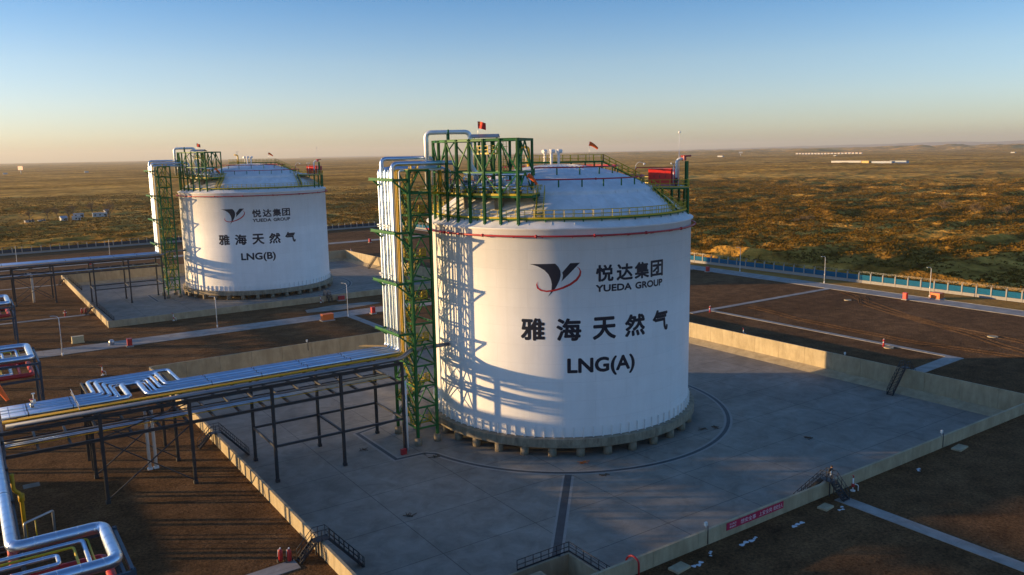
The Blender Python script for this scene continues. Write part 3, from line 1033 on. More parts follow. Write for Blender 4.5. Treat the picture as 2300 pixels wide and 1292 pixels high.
    s0, s1 = P(19.2 * k, -66, wz), P(14.2 * k, -51, zr)
    MB().flight(s0, s1, 1.0).build("stair_flight", 'green', fp)
    hd = (s1 - s0); hd.z = 0; hs = hd.normalized().cross(Vector((0, 0, 1)))
    m = MB()
    for sg in (-1, 1): m.rail([s0 + hs * sg * 0.55, s1 + hs * sg * 0.55], sp=1.1)
    m.build("stair_rail", 'yellow', fp)
    # red equipment cabin with rounded end, standing on it
    cb = thing("equipment_cabinet", tuple(P(16.4 * k, -38, zr)), "large bright red equipment cabinet on the %s tank's right roof platform" % which, "cabinet", "red cabinets on the tank roofs")
    ca = R_(-38 + 90)
    c0 = P(17.3 * k, -20.5, zr + 1.30)
    ax, ay = Vector((math.cos(ca), math.sin(ca), 0)), Vector((-math.sin(ca), math.cos(ca), 0))
    ax, ay = Vector((0.56, -0.83, 0)), Vector((0.83, 0.56, 0))
    m = MB()
    for i in range(4):
        m.frame(c0 + ax * (-1.35 + 0.9 * i), ax * 0.435, ay * 1.1, Vector((0, 0, 1.20)))
    m.frame(c0 - Vector((0, 0, 0.0)), ax * 1.84, ay * 1.05, Vector((0, 0, 1.16)))
    m.build("body", 'redbright', cb)
    MB().frame(c0 + Vector((0, 0, 1.27)), ax * 1.92, ay * 1.18, Vector((0, 0, 0.05))).build("lid", 'redbright', cb)
    for i in range(3):
        MB().frame(c0 + ax * (-0.9 + 0.9 * i) - ay * 1.12 + Vector((0, 0, 0.1)), ax * 0.03, ay * 0.03, Vector((0, 0, 0.2))).build("handle", 'darksteel', cb)
    c1 = c0 + ax * 2.25
    MB().frame(c1, ax * 0.36, ay * 1.0, Vector((0, 0, 1.22))).build("side_locker", 'redpaint', cb)
    # white foam pipe with a red monitor nozzle and the tall lightning mast
    fq = P(18.4 * k, -37, zr)
    fo = thing("foam_monitor", tuple(fq), "white bent pipe with red nozzle on the right side of the %s tank's roof" % which, "fire monitor", "fire monitors on the roofs")
    MB().tube([fq + Vector((-0.1, 0.1, 1.3)), fq + Vector((-0.1, 0.1, 4.1)), fq + Vector((1.0, -0.6, 4.2))], 0.21, 12, 0.9).build("riser", 'plainwhite', fo)
    MB().tube([fq + Vector((0.5, -0.3, 4.55)), fq + Vector((1.9, -1.0, 4.6))], 0.12, 8).beam(fq + Vector((0.9, -0.5, 3.9)), fq + Vector((0.9, -0.5, 4.6)), 0.5).build("nozzle", 'redpaint', fo)
    MB().tube([fq + Vector((-0.1, 0.1, 0)), fq + Vector((-0.1, 0.1, 1.32))], 0.16, 10).box(fq + Vector((-0.1, 0.1, 0.9)), (0.5, 0.5, 0.3)).build("valve", 'darksteel', fo)
    MB().ibeam(fq + Vector((1.2, -0.8, -0.05)), fq + Vector((1.2, -0.8, 3.8)), 0.42, 0.42, 0.08).build("stand", 'green', fo)
    MB().tube([fq + Vector((-4.6, 4.4, 0)), fq + Vector((-4.6, 4.4, 2.9)), fq + Vector((-0.3, 0.1, 2.9))], 0.07, 8, 0.3).build("feed_pipe", 'redpaint', fo)
    mq = P(18.9 * k, -33, zr)
    m = MB().tube([mq, mq + Vector((0, 0, 8.1))], [0.06, 0.035], 6)
    m.tube([mq + Vector((0, 0, 8.0)), mq + Vector((0, 0, 8.12)), mq + Vector((0, 0, 8.3)), mq + Vector((0, 0, 8.42))], [0.05, 0.17, 0.17, 0.04], 10)
    tag(m.build("lightning_mast", 'plainwhite', loc=tuple(mq)), "thin white mast with a ball top on the %s tank's right roof platform" % which, "mast", "lightning masts")
    # flood lamp posts on the roof
    def roof_lamp(p, h, lab):
        l_ = thing("flood_lamp", tuple(p), lab, "lamp", "small flood lamps on the tank roofs")
        MB().tube([p, p + Vector((0, 0, h))], 0.055, 6).beam(p + Vector((-0.35, 0.2, h)), p + Vector((0.35, -0.2, h)), 0.06).build("pole", 'galv', l_)
        for s_ in (-1, 1):
            MB().box(p + Vector((-0.32 * s_, 0.18 * s_, h + 0.13)), (0.26, 0.16, 0.2), 0.5).build("lamp_head", 'plainwhite', l_)
    roof_lamp(P(17.6 * k, -46, zr), 3.4, "grey pole with two flood lamps beside the red cabinet on the %s tank" % which)
    roof_lamp(P(5.2, 128, dome(5.2)), 4.4 if far else 2.9, "thin grey lamp pole beside the vents on the %s tank's dome" % which)
    sl = thing("swan_neck_lamp", tuple(P(13.2 * k, -28, zr + 0.9)), "white swan neck lamp over the stairs on the %s tank's dome" % which, "lamp", "swan neck lamps")
    q0 = P(12.4 * k, -27, dome(12.4 * k))
    MB().tube([q0, q0 + Vector((0, 0, 2.6)), q0 + Vector((0.5, -0.35, 3.1)), q0 + Vector((1.1, -0.75, 2.75))], 0.04, 6, 0.5).build("pole", 'plainwhite', sl)
    MB().tube([q0 + Vector((1.05, -0.7, 2.85)), q0 + Vector((1.15, -0.8, 2.6))], [0.1, 0.24], 10).build("lamp_head", 'plainwhite', sl)
    # wind socks: one over the dome walkway, one at the frame
    def sock(p, h, dvec, L, lab):
        ws = thing("wind_sock", tuple(p), lab, "wind sock", "orange wind socks")
        MB().tube([p, p + Vector((0, 0, h))], 0.03, 6).build("pole", 'galv', ws)
        q = p + Vector((0, 0, h - 0.3))
        d = Vector(dvec).normalized()
        pts = [q + d * L * x + Vector((0, 0, -0.35 * L * x * x)) for x in np.linspace(0, 1, 8)]
        MB().tube(pts, list(np.linspace(0.34, 0.17, 8)), 12, cap=False).build("sock", 'orangecloth', ws)
    wp = cc + dv * 4.9 * k + sv * 0.62 + Vector((0, 0, z1))
    sock(wp, 3.1, (0.75, -0.55, -0.25), 1.35, "orange wind sock flying over the walkway on the %s tank's dome" % which)
    sp_ = P(16.4 * k, -142.5, 33.55)
    sock(sp_, 2.9, (0.55, -0.4, -0.45), 1.5, "orange wind sock drooping beside the green frame on the %s tank" % which)

    # ---- green pump frame on the roof
    zf, ztop = 33.55, 41.1
    fr = thing("green_pump_house", tuple(P(16 * k, 190, zf)), "tall green steel frame with braces on the left side of the %s tank's roof" % which, "steel frame", "green frames on the tank roofs")
    degs = list(np.linspace(164.5, 216.5, 8))
    ro, ri = 19.84 * k, 13.4 * k
    for d in degs:
        MB().ibeam(P(ro, d, dome(ro) - 0.15), P(ro, d, ztop), 0.34, 0.34, 0.06).build("column", 'green', fr)
    for d in degs[::1]:
        MB().ibeam(P(ri, d, dome(ri) + 0.0), P(ri, d, ztop), 0.28, 0.28, 0.05).build("column", 'green', fr)
    for i in range(7):
        d0, d1 = degs[i], degs[i + 1]
        for r in (ro, ri):
            MB().ibeam(P(r, d0, ztop - 0.17), P(r, d1, ztop - 0.17), 0.3, 0.34, 0.05).build("ring_beam", 'green', fr)
            MB().beam(P(r, d0, 36.55), P(r, d1, 36.55), 0.2, 0.24).build("ring_beam", 'green', fr)
        hi, lo = (d0, d1) if i % 2 == 0 else (d1, d0)
        MB().beam(P(ro, hi, ztop - 0.3), P(ro, lo, 36.7), 0.17).build("brace", 'green', fr)
        MB().beam(P(ri, hi, ztop - 0.3), P(ri, lo, 36.7), 0.17).build("brace", 'green', fr)
        MB().beam(P(ro, lo, 36.4), P(ro, hi, zf), 0.15).build("brace", 'green', fr)
    for i, d in enumerate(degs):
        MB().ibeam(P(ri, d, ztop - 0.17), P(ro, d, ztop - 0.17), 0.26, 0.34, 0.05).build("cross_beam", 'green', fr)
    for d in (degs[0], degs[-1]):
        mp = P((ro + ri) / 2, d, ztop - 0.3)
        for r in (ri, ro):
            MB().beam(mp, P(r, d, 36.7), 0.17).build("brace", 'green', fr)
            MB().beam(P(r, d, zf + 0.1), P((ro + ri) / 2, d, 36.5), 0.15).build("brace", 'green', fr)
        MB().beam(P(ri, d, 36.55), P(ro, d, 36.55), 0.2, 0.24).build("cross_beam", 'green', fr)
    a0_, a1_ = R_(161), R_(222)
    MB().sector(12.6 * k, 19.5 * k, zf - 0.06, zf, a0_, a1_, 24, C).build("deck", 'yellow', fr)
    m = MB()
    for r in (12.7 * k, 16 * k, 19.35 * k):
        m.lathe([(r, zf - 0.42), (r + 0.16, zf - 0.42), (r + 0.16, zf - 0.065), (r, zf - 0.065)], 24, C, a0_, a1_, False, True)
    for d in np.linspace(161, 222, 12): m.beam(P(12.7 * k, d, zf - 0.24), P(19.4 * k, d, zf - 0.24), 0.14, 0.34)
    m.build("deck_beam", 'green', fr)
    for d in np.linspace(163, 220, 7):
        MB().beam(P(15.8 * k, d, dome(15.8 * k) - 0.1), P(15.8 * k, d, zf - 0.4), 0.24).build("deck_leg", 'green', fr)
    for d in (183, 203.5):
        MB().cyl(tuple(P(17.2 * k, d, dome(17.2 * k) - 0.3)), 0.62, zf - dome(17.2 * k) + 0.1, 16).build("pump_well", 'slab', fr)
    m = MB()
    m.lathe([(19.52 * k, zf - 0.12), (19.56 * k, zf - 0.12), (19.56 * k, zf + 0.16), (19.52 * k, zf + 0.16)], 24, C, a0_, a1_, False, True)
    m.rail([P(19.45 * k, d, zf) for d in np.linspace(161, 222, 18)] + [P(13 * k, 222, zf)], sp=1.25)
    m.rail([P(12.9 * k, d, zf) for d in np.linspace(163, 220, 14)], sp=1.4)
    m.build("guard_rail", 'yellow', fr)
    s0, s1 = P(19.25 * k, 224.5, wz), P(15.6 * k, 223.5, zf)
    MB().flight(s0, s1, 0.9).build("stair_flight", 'green', fr)
    hd = (s1 - s0); hd.z = 0; hs = hd.normalized().cross(Vector((0, 0, 1)))
    m = MB()
    for sg in (-1, 1): m.rail([s0 + hs * sg * 0.5, s1 + hs * sg * 0.5], sp=0.9)
    m.build("stair_rail", 'yellow', fr)
    # mid-height catwalk inside the frame and a caged ladder
    MB().sector(15.0 * k, 16.6 * k, 39.0, 39.06, R_(186), R_(200), 8, C).build("crane_deck", 'yellow', fr)
    m = MB().rail([P(15.0 * k, 186, 39.06)] + [P(16.6 * k, d, 39.06) for d in np.linspace(186, 200, 6)] + [P(15.0 * k, 200, 39.06), P(15.0 * k, 186, 39.06)], sp=0.9)
    m.build("crane_rail", 'yellow', fr)
    m = MB()
    lp = P(15.2 * k, 203, zf)
    for s_ in (-0.28, 0.28): m.beam(lp + Vector((s_, 0, 0)), lp + Vector((s_, 0, 7.6)), 0.06)
    for i in range(25): m.beam(lp + Vector((-0.28, 0, 0.3 * i + 0.2)), lp + Vector((0.28, 0, 0.3 * i + 0.2)), 0.035)
    for i in range(7):
        zz = 2.2 + i * 0.85
        m.tube([lp + Vector((0.42 * math.cos(x), 0.1 - 0.55 * abs(math.sin(x)) - 0.0, zz)) for x in np.linspace(0, PI, 7)], 0.03, 4)
    m.build("caged_ladder", 'yellow', fr)
    for d, r in ((189, 15.6), (198, 16.0)):
        MB().ibeam(P(r * k, d, zf), P(r * k, d, 41.0), 0.3, 0.3, 0.05).build("crane_post", 'green', fr)
    # canopy sheet over the hoist
    cp = P(15.6 * k, 191, ztop + 0.45)
    m = MB()
    tv = Vector((0.79, -0.61, 0)); nv = Vector((0.61, 0.79, 0))
    m.frame(cp + nv * 0.8 + Vector((0, 0, 0.02)), tv * 2.0, (nv * 0.85 + Vector((0, 0, -0.22))), Vector((0, 0, 0.03)))
    m.frame(cp - nv * 0.85 + Vector((0, 0, 0.02)), tv * 2.0, (nv * 0.83 + Vector((0, 0, 0.22))), Vector((0, 0, 0.03)))
    m.build("canopy", 'canopy', fr)
    for a_, b_ in ((-1.7, -1.5), (1.7, -1.5), (-1.7, 1.5), (1.7, 1.5)):
        MB().beam(cp + tv * a_ + nv * b_ + Vector((0, 0, -0.7)), cp + tv * a_ + nv * b_ * 0.95 + Vector((0, 0, -0.1)), 0.1).build("canopy_post", 'green', fr)
    # pump heads, valves and manifold pipes on the deck
    mf = thing("pump_manifold", tuple(P(17 * k, 190, zf)), "silver manifold pipes with valves on the deck of the %s tank's green frame" % which, "pipework", "deck manifolds")
    for r, z, rad in ((17.9, 0.85, 0.3), (16.9, 0.75, 0.2), (14.6, 1.1, 0.26), (15.4, 2.6, 0.22)):
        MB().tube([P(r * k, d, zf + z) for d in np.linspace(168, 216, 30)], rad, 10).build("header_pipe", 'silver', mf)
    for i, d in enumerate(np.linspace(170, 215, 11)):
        r = (17.4 + 0.9 * (i % 2)) * k
        p = P(r, d, zf)
        m = MB().cyl(tuple(p), 0.2, 1.2, 10)
        m.cyl((p.x, p.y, zf + 0.55), 0.36, 0.12, 12).cyl((p.x, p.y, zf + 1.15), 0.34, 0.1, 12).cyl((p.x, p.y, zf + 1.2), 0.06, 0.7, 6)
        vb = m.build("valve", 'silverdull' if i % 3 else 'plainwhite', mf)
        if i % 2:
            MB().lathe([(0.27, zf + 1.86), (0.36, zf + 1.86), (0.36, zf + 1.95), (0.27, zf + 1.95)], 14, (p.x, p.y), smooth=False, close=True).beam((p.x - 0.3, p.y, zf + 1.9), (p.x + 0.3, p.y, zf + 1.9), 0.05).build("hand_wheel", 'redbright', vb)
    for i, d in enumerate((176, 186, 194, 207)):
        p = P(16.2 * k, d, zf)
        MB().cyl(tuple(p), 0.45, 0.5, 14).cyl((p.x, p.y, zf + 0.5), 0.32, 1.1, 14).cyl((p.x, p.y, zf + 1.6), 0.42, 0.15, 14).build("pump_head", 'plainwhite' if i % 2 else 'silverdull', mf)
    for i, (d, r, h) in enumerate(((172, 16, 2.2), (181, 15.6, 3.0), (200, 17.6, 1.9), (211, 16.2, 2.4), (190, 18.4, 1.7))):
        p = P(r * k, d, zf)
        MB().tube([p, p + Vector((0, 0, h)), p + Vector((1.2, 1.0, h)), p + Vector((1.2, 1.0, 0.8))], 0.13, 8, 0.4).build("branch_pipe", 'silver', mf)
    # flag on the frame
    fl = thing("flag", tuple(P(15.2 * k, 183.5, ztop)), "small red flag with yellow stars flying above the %s tank's green frame" % which, "flag", "red flags on the tank roofs")
    q = P(15.2 * k, 183.5, ztop)
    MB().tube([q + Vector((0, 0, -0.6)), q + Vector((0, 0, 2.6))], 0.035, 6).build("flag_pole", 'galv', fl)
    m = MB(); dvf = Vector((0.6, -0.8, 0)); nn = Vector((0.8, 0.6, 0))
    nx, ny = 12, 5
    vs = []
    for i in range(nx + 1):
        for j in range(ny + 1):
            u, v_ = i / nx, j / ny
            vs.append(q + Vector((0, 0, 2.55 - 1.0 * v_ - 0.28 * u * u)) + dvf * 1.15 * u + nn * 0.16 * math.sin(u * 7 + v_ * 1.5) * (0.3 + u))
    m.add(vs, [(i * (ny + 1) + j, (i + 1) * (ny + 1) + j, (i + 1) * (ny + 1) + j + 1, i * (ny + 1) + j + 1) for i in range(nx) for j in range(ny)], True)
    m.build("cloth", 'redcloth', fl)
    for (u, v_, r) in ((0.17, 0.25, 0.17), (0.34, 0.1, 0.06), (0.40, 0.2, 0.06), (0.40, 0.34, 0.06), (0.34, 0.44, 0.06)):
        c_ = q + Vector((0, 0, 2.55 - 1.0 * v_ - 0.28 * u * u)) + dvf * 1.15 * u + nn * 0.16 * math.sin(u * 7 + v_ * 1.5) * (0.3 + u) - nn * 0.02
        vs = [c_ + dvf * (r if a % 2 == 0 else r * 0.4) * math.sin(a * PI / 5) + Vector((0, 0, (r if a % 2 == 0 else r * 0.4) * math.cos(a * PI / 5))) for a in range(10)]
        MB().add(vs, [tuple(range(10))]).build("star", 'yellowcloth', fl)

    # ---- stair tower
    x0, x1 = (-27.4, -24.0) if far else (-26.1, -22.9)
    yb = 157.2 if far else 0.0
    y0, y1 = yb, yb + 6.4
    tw = thing("stair_tower", ((x0 + x1) / 2, (y0 + y1) / 2, PADZ), "tall green steel stair tower with yellow rails against the %s tank" % which, "stair tower", "green stair towers")
    zt0 = -1.3
    for x in (x0, x1):
        for y in (y0, y1):
            MB().ibeam((x, y, zt0), (x, y, 37.0), 0.36, 0.36, 0.07).build("column", 'green', tw)
            MB().cyl((x, y, PADZ - 0.1), 0.55, zt0 - PADZ + 0.1, 14).build("footing", 'slab', tw)
    n = 12
    dz = 36.9 / n
    for i in range(n + 1):
        z = 0.05 + dz * i
        for a, b_ in (((x0, y0), (x1, y0)), ((x1, y0), (x1, y1)), ((x1, y1), (x0, y1)), ((x0, y1), (x0, y0))):
            MB().beam((*a, z), (*b_, z), 0.17, 0.26).build("floor_beam", 'green', tw)
    for i in range(n):
        z = 0.05 + dz * i
        for fi, (a, b_) in enumerate((((x0, y0), (x1, y0)), ((x0, y1), (x1, y1)), ((x0, y0), (x0, y1)))):
            mid_ = ((a[0] + b_[0]) / 2, (a[1] + b_[1]) / 2, z + dz - 0.1)
            m = MB().beam((*a, z + 0.1), mid_, 0.14).beam((*b_, z + 0.1), mid_, 0.14)
            m.build("chevron_brace", 'green', tw)
        # landing at alternating ends, a flight between
        lo = i % 2 == 0
        ya, yb_ = (y0 + 1.5, y0 + 2.5) if lo else (y1 - 1.1, y1 - 0.1)
        MB().box(((x0 + x1) / 2, (ya + yb_) / 2, z + 0.15), (x1 - x0 - 0.3, yb_ - ya, 0.05)).build("landing", 'green', tw)
        xs_ = x0 + 0.85 if lo else x1 - 0.85
        p = Vector((xs_, (y0 + 2.5) if lo else (y1 - 1.1), z + 0.15))
        q = Vector((xs_, (y1 - 1.1) if lo else (y0 + 2.5), z + dz + 0.15))
        fl_ = MB().flight(p, q, 1.0).build("stair_flight", 'green', tw)
        m = MB()
        for sg in (-1, 1): m.rail([p + Vector((0.55 * sg, 0, 0)), q + Vector((0.55 * sg, 0, 0))], sp=0.8, kick=False)
        ye = y0 + 1.52 if lo else y1 - 0.08
        m.rail([(x0 + 0.15, ye, z + 0.17), (x1 - 0.15, ye, z + 0.17)], sp=0.7)
        xe = x0 + 0.12
        m.rail([(xe, ya, z + 0.17), (xe, yb_, z + 0.17)], sp=0.6)
        m.rail([(x1 - 0.12, ya, z + 0.17), (x1 - 0.12, yb_, z + 0.17)], sp=0.6)
        m.build("guard_rail", 'yellow', tw)
    MB().box(((x0 + x1) / 2, (y0 + y1) / 2, 37.0 + 0.1), (x1 - x0, y1 - y0, 0.06)).build("landing", 'yellow', tw)
    # bridge from tower to the roof platform
    bz = zf
    MB().beam((x1, (y0 + y1) / 2, bz - 0.05), tuple(P(19.4 * k, 171, bz - 0.05)), 2.2, 0.08).build("bridge_deck", 'yellow', tw)
    m = MB()
    e1 = P(19.4 * k, 171, bz)
    for sg in (-1, 1): m.rail([(x1, (y0 + y1) / 2 + sg * 1.1, bz), (e1.x, e1.y + sg * 1.1, bz)], sp=1.0)
    m.build("bridge_rail", 'yellow', tw)
    # bracket arms holding the risers
    for z in (35.8, 28.5, 21.4, 14.2):
        br = MB().ibeam((x0 - 2.4, y0 - 0.05, z), (x0 - 2.4, y0 + 7.6, z), 0.34, 0.40, 0.07).build("bracket_arm", 'green', tw)
        for yy in (y0 + 0.1, y0 + 6.4):
            MB().beam((x0, yy, z - 0.05), (x0 - 2.4, yy, z - 0.05), 0.24, 0.3).build("bracket_stub", 'green', br)
            MB().beam((x0, yy, z - 2.1), (x0 - 2.3, yy, z - 0.2), 0.22).build("knee_brace", 'green', br)
    return dict(C=C, R=R, k=k, P=P, dome=dome, x0=x0, x1=x1, y0=y0, y1=y1, which=which, zf=zf, far=far)

UA = unit(False)
UB = unit(True)

# ------------------------------------------------------------------ pipe racks
def rack(xs, yb, label, far):
    y0, y1 = (yb - 0.9, yb + 8.3)
    t = thing("pipe_rack", ((xs[0] + xs[-1]) / 2, (y0 + y1) / 2, 0), label, "pipe rack", "dark steel pipe racks")
    def bz(x): return PADZ if x > -51 else 0.0
    for x in xs:
        for y in (y0, y1):
            MB().ibeam((x, y, bz(x)), (x, y, 10.62), 0.36, 0.36, 0.07).box((x, y, bz(x) + 0.2), (0.5, 0.5, 0.4)).build("column", 'darksteel', t)
    xa, xb = -76.4, xs[-1]
    for y in (y0, y1):
        for z, h in ((10.4, 0.42), (7.75, 0.36)):
            MB().ibeam((xa, y, z), (xb, y, z), 0.3, h, 0.05).build("long_beam", 'darksteel', t)
        MB().beam((-47.1, y, 2.4), (xb, y, 2.4), 0.26, 0.3).build("strut", 'darksteel', t)
    n = int((xb - xa) / 3.08)
    for i in range(n + 1):
        x = xa + 0.25 + (xb - xa - 0.5) * i / n
        MB().beam((x, y0 + 0.2, 10.5), (x, y1 - 0.2, 10.5), 0.22, 0.24).build("cross_beam", 'darksteel', t)
        MB().beam((x, y0 + 0.2, 7.72), (x, y1 - 0.2, 7.72), 0.26, 0.26).build("cross_beam", 'darksteel', t)
    for x in (-47.1, -37.8, -28.7):
        MB().beam((x, y0 + 0.1, 2.4), (x, y1 - 0.1, 2.4), 0.24, 0.26).build("strut", 'darksteel', t)
    for y in (y0, y1):
        for za, zb in ((0.4, 7.5), (7.9, 10.2)):
            MB().beam((-66.8, y, za), (-57.1, y, zb), 0.13).build("brace", 'darksteel', t)
            MB().beam((-66.8, y + 0.14, zb), (-57.1, y + 0.14, za), 0.13).build("brace", 'darksteel', t)
    for yy in (4.0, 6.2):
        MB().beam((xa, yb + yy, 7.5), (xb, yb + yy, 7.5), 0.12, 0.14).build("long_beam", 'darksteel', t)
    if not far:
        for x, y in ((-66.7, 15.5), (-66.7, 11.5), (-57.3, 15.2)):
            MB().ibeam((x, y, 0), (x, y, 10.5), 0.34, 0.34, 0.06).build("column", 'darksteel', t)
        for x in (-66.7, -62, -57.3):
            MB().beam((x, y1, 10.5), (x, 15.6, 10.5), 0.24, 0.3).build("cross_beam", 'darksteel', t)
        MB().beam((-66.7, 15.5, 10.35), (-57.3, 15.3, 10.35), 0.24, 0.3).build("long_beam", 'darksteel', t)
    return t
RXS = [-66.8, -57.1, -47.1, -37.8, -28.7]
rack(RXS, 0.0, "long dark steel pipe rack leading to the tank marked LNG(A)", False)
rack(RXS, 157.2, "long dark steel pipe rack leading to the tank marked LNG(B)", True)

ORD = ["farthest", "second", "third", "fourth", "fifth", "nearest"]
YO = [7.15, 6.15, 5.08, 4.2, 3.65, 2.8]
RAD = [0.24, 0.30, 0.25, 0.20, 0.11, 0.33]
ZTOP = [37.2, 38.6, 37.3, 37.2, 37.1, 37.9]
LOOPS = [(-66.2, -56.4, 13.8), (-65.4, -58.2, 12.6), (-64.7, -59.0, 11.5), (-64.1, -59.7, 10.6), (-63.75, -60.15, 9.95), (-62.9, -60.95, 9.2)]
LOOPSRAD = [0.30, 0.32, 0.30, 0.2, 0.13, 0.33]
def run_pipes(u):
    far = u['far']
    yb = u['y0']
    xr = u['x0'] - 1.0
    wh = "LNG(%s)" % ("B" if far else "A")
    zf = u['zf']
    P, k = u['P'], u['k']
    for i in range(6):
        r, y = RAD[i], yb + YO[i]
        z = 10.78 + r
        pts = [Vector((-76.0, y, z))]
        if not far:
            la, lb, ly = LOOPS[i]
            pts += [Vector((la, y, z)), Vector((la, yb + ly, z)), Vector((lb, yb + ly, z)), Vector((lb, y, z))]
        xe = -19.2 + 0.35 * i if not far else -20.0 + 0.35 * i
        pts += [Vector((xr, y, z)), Vector((xr, y, ZTOP[i])), Vector((xe, y - 0.2 * i, ZTOP[i])), Vector((xe, y - 0.2 * i, zf + 1.0))]
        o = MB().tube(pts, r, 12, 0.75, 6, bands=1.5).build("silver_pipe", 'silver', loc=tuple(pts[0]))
        tag(o, "%s of six silver pipes from the far edge of the rack to %s" % (["first", "second", "third", "fourth", "fifth", "last"][i], wh), "pipe", "silver pipes of the rack to " + wh)
        # dark shoes where the pipe rests, bands where the cladding joins
        for x in (-73.5, -69.0, -53.5, -47.2, -41.0, -34.8):
            MB().tube([(x, y, z), (x + 0.07, y, z)], r + 0.035, 12).box((x + 0.03, y, 10.62 + (z - r - 10.62) / 2), (0.24, 0.2, max(0.05, z - r - 10.62))).build("pipe_shoe", 'darksteel', o)
        for zz in (35.8, 28.5, 21.4, 14.2):
            if r > 0.15 and zz in (28.5, 21.4) and i in ((0, 2, 3) if zz > 25 else (0, 4, 3)):
                MB().box((xr, y, zz + 0.75), (1.0, r * 2 + 0.2, 0.16)).box((xr, y, zz + 0.45), (0.9, r * 2 + 0.1, 0.08)).build("riser_clamp", 'plainwhite', o)
    for j, (yy, r) in enumerate(((2.12, 0.115), (1.70, 0.115))):
        y = yb + yy
        o = MB().tube([(-76.0, y, 10.78 + r), (xr + 0.1, y, 10.78 + r), (xr + 0.1, y, 37.05), (-20.0, y, 37.05), (-20.0, y, zf + 0.9)], r, 10, 0.5).build("yellow_pipe", 'yellowpipe', loc=(-76, y, 10.78))
        tag(o, "%s of two thin yellow pipes on the rack to %s" % (("farther", "nearer")[j], wh), "pipe", "yellow pipes of the rack to " + wh)
    y = yb + 1.09
    o = MB().tube([(xr + 0.15, y, 10.9), (xr + 0.15, y, 37.0), (-20.5, y, 37.0)], 0.12, 8, 0.4).build("white_pipe", 'plainwhite', loc=(xr, y, 10.9))
    tag(o, "thin white riser pipe standing next to the yellow risers of %s" % wh, "pipe")
    y = yb - 0.42
    o = MB().tube([(-75.8, y, 10.96), (-29.5, y, 10.96), (-28.2, y + 0.25, 11.0), (-26.6, yb + 0.5, 11.7), (u['x1'], yb + 0.6, 11.7), (u['x1'] + 2.6, yb + 0.4, 11.7)], 0.30 if not far else 0.28, 12, 0.6).build("grey_pipe", 'silverdull', loc=(-75.8, y, 11))
    tag(o, "dull grey pipe along the near top edge of the rack to %s" % wh, "pipe")
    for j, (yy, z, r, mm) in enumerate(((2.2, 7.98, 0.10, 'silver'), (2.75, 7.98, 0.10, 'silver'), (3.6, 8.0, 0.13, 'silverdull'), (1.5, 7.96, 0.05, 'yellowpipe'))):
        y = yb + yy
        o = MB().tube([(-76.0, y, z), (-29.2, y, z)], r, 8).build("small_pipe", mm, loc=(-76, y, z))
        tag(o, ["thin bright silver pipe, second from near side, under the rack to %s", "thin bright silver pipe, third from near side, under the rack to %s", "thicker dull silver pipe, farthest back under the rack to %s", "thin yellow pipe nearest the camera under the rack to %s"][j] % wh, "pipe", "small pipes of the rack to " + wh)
    # large loop pipe over the frame
    a = P(20.9 * k, 167, 0)
    bx, by_ = (-20.3, 5.2) if not far else (-21.2, 157.2 + 5.2)
    ex, ey = (-14.8, 2.0) if not far else (-16.0, 157.2 + 2.2)
    o = MB().tube([(bx, by_, zf + 0.6), (bx, by_, 42.25), (ex, ey, 42.25), (ex, ey, 37.4), (ex + 0.5, ey - 0.4, 36.6), (ex + 0.5, ey - 0.4, zf + 0.4)], 0.34, 14, 0.8).build("arch_pipe", 'silversunlit', loc=(bx, by_, zf))
    tag(o, "thick silver pipe arching over the green frame on tank %s" % wh, "pipe", "arching pipes")
    MB().tube([(bx + (ex - bx) * 0.5 - 0.05, by_ + (ey - by_) * 0.5 + 0.03, 42.25), (bx + (ex - bx) * 0.5 + 0.15, by_ + (ey - by_) * 0.5 - 0.09, 42.25)], 0.40, 14).beam((bx + (ex - bx) * 0.5, by_ + (ey - by_) * 0.5, 41.1), (bx + (ex - bx) * 0.5, by_ + (ey - by_) * 0.5, 41.95), 0.35).build("pipe_support", 'green', o)
run_pipes(UA)
run_pipes(UB)

# white pair of pipes dropping from the near rack, planks and valves on it
for j, x in enumerate((-60.75, -60.0)):
    o = MB().tube([(x - 1.6, 7.4, 8.1), (x, 7.4, 8.1), (x, 7.4, 0)], 0.2, 12, 0.5).box((x, 7.4, 0.1), (0.6, 0.6, 0.2)).build("drop_pipe", 'plainwhite', loc=(x, 7.4, 0))
    tag(o, "%s of two white drop pipes standing on the gravel under the near rack" % ("left", "right")[j], "pipe", "white drop pipes under the near rack")
o = MB().tube([(-63.2, 160.9, 8.1), (-62.2, 160.9, 8.1), (-62.2, 160.9, 0)], 0.3, 12, 0.5).build("drop_pipe", 'plainwhite', loc=(-62.2, 160.9, 0))
tag(o, "single pale drop pipe standing under the rack to LNG(B)", "pipe")
o = MB().beam((-31.0, 8.2, 11.55), (-28.2, 4.6, 11.72), 0.3, 0.05).beam((-30.4, 8.2, 11.56), (-27.9, 5.2, 11.70), 0.28, 0.05).build("scaffold_planks", 'wood', loc=(-30, 6, 11.6))
tag(o, "pale wooden planks lying across the silver pipes at the foot of the risers", "planks")
for j, (x, y) in enumerate(((-72.6, 6.2), (-72.9, 4.9))):
    p = Vector((x, y, 11.3))
    v = thing("pipe_valve", tuple(p), ["pale valve with a tall stem on the silver pipes at the left edge", "small grey valve on the silver pipes left of the tall one"][j], "valve", "valves on the near rack")
    MB().cyl(tuple(p), 0.2, 0.5, 10).cyl((p.x, p.y, p.z + 0.5), 0.06, 0.7 if j == 0 else 0.35, 6).build("body", 'paleplastic' if j == 0 else 'galv', v)
    MB().cyl((p.x, p.y, p.z + (1.2 if j == 0 else 0.85)), 0.2, 0.08, 12).build("hand_wheel", 'paleplastic' if j == 0 else 'redpaint', v)
o = MB()
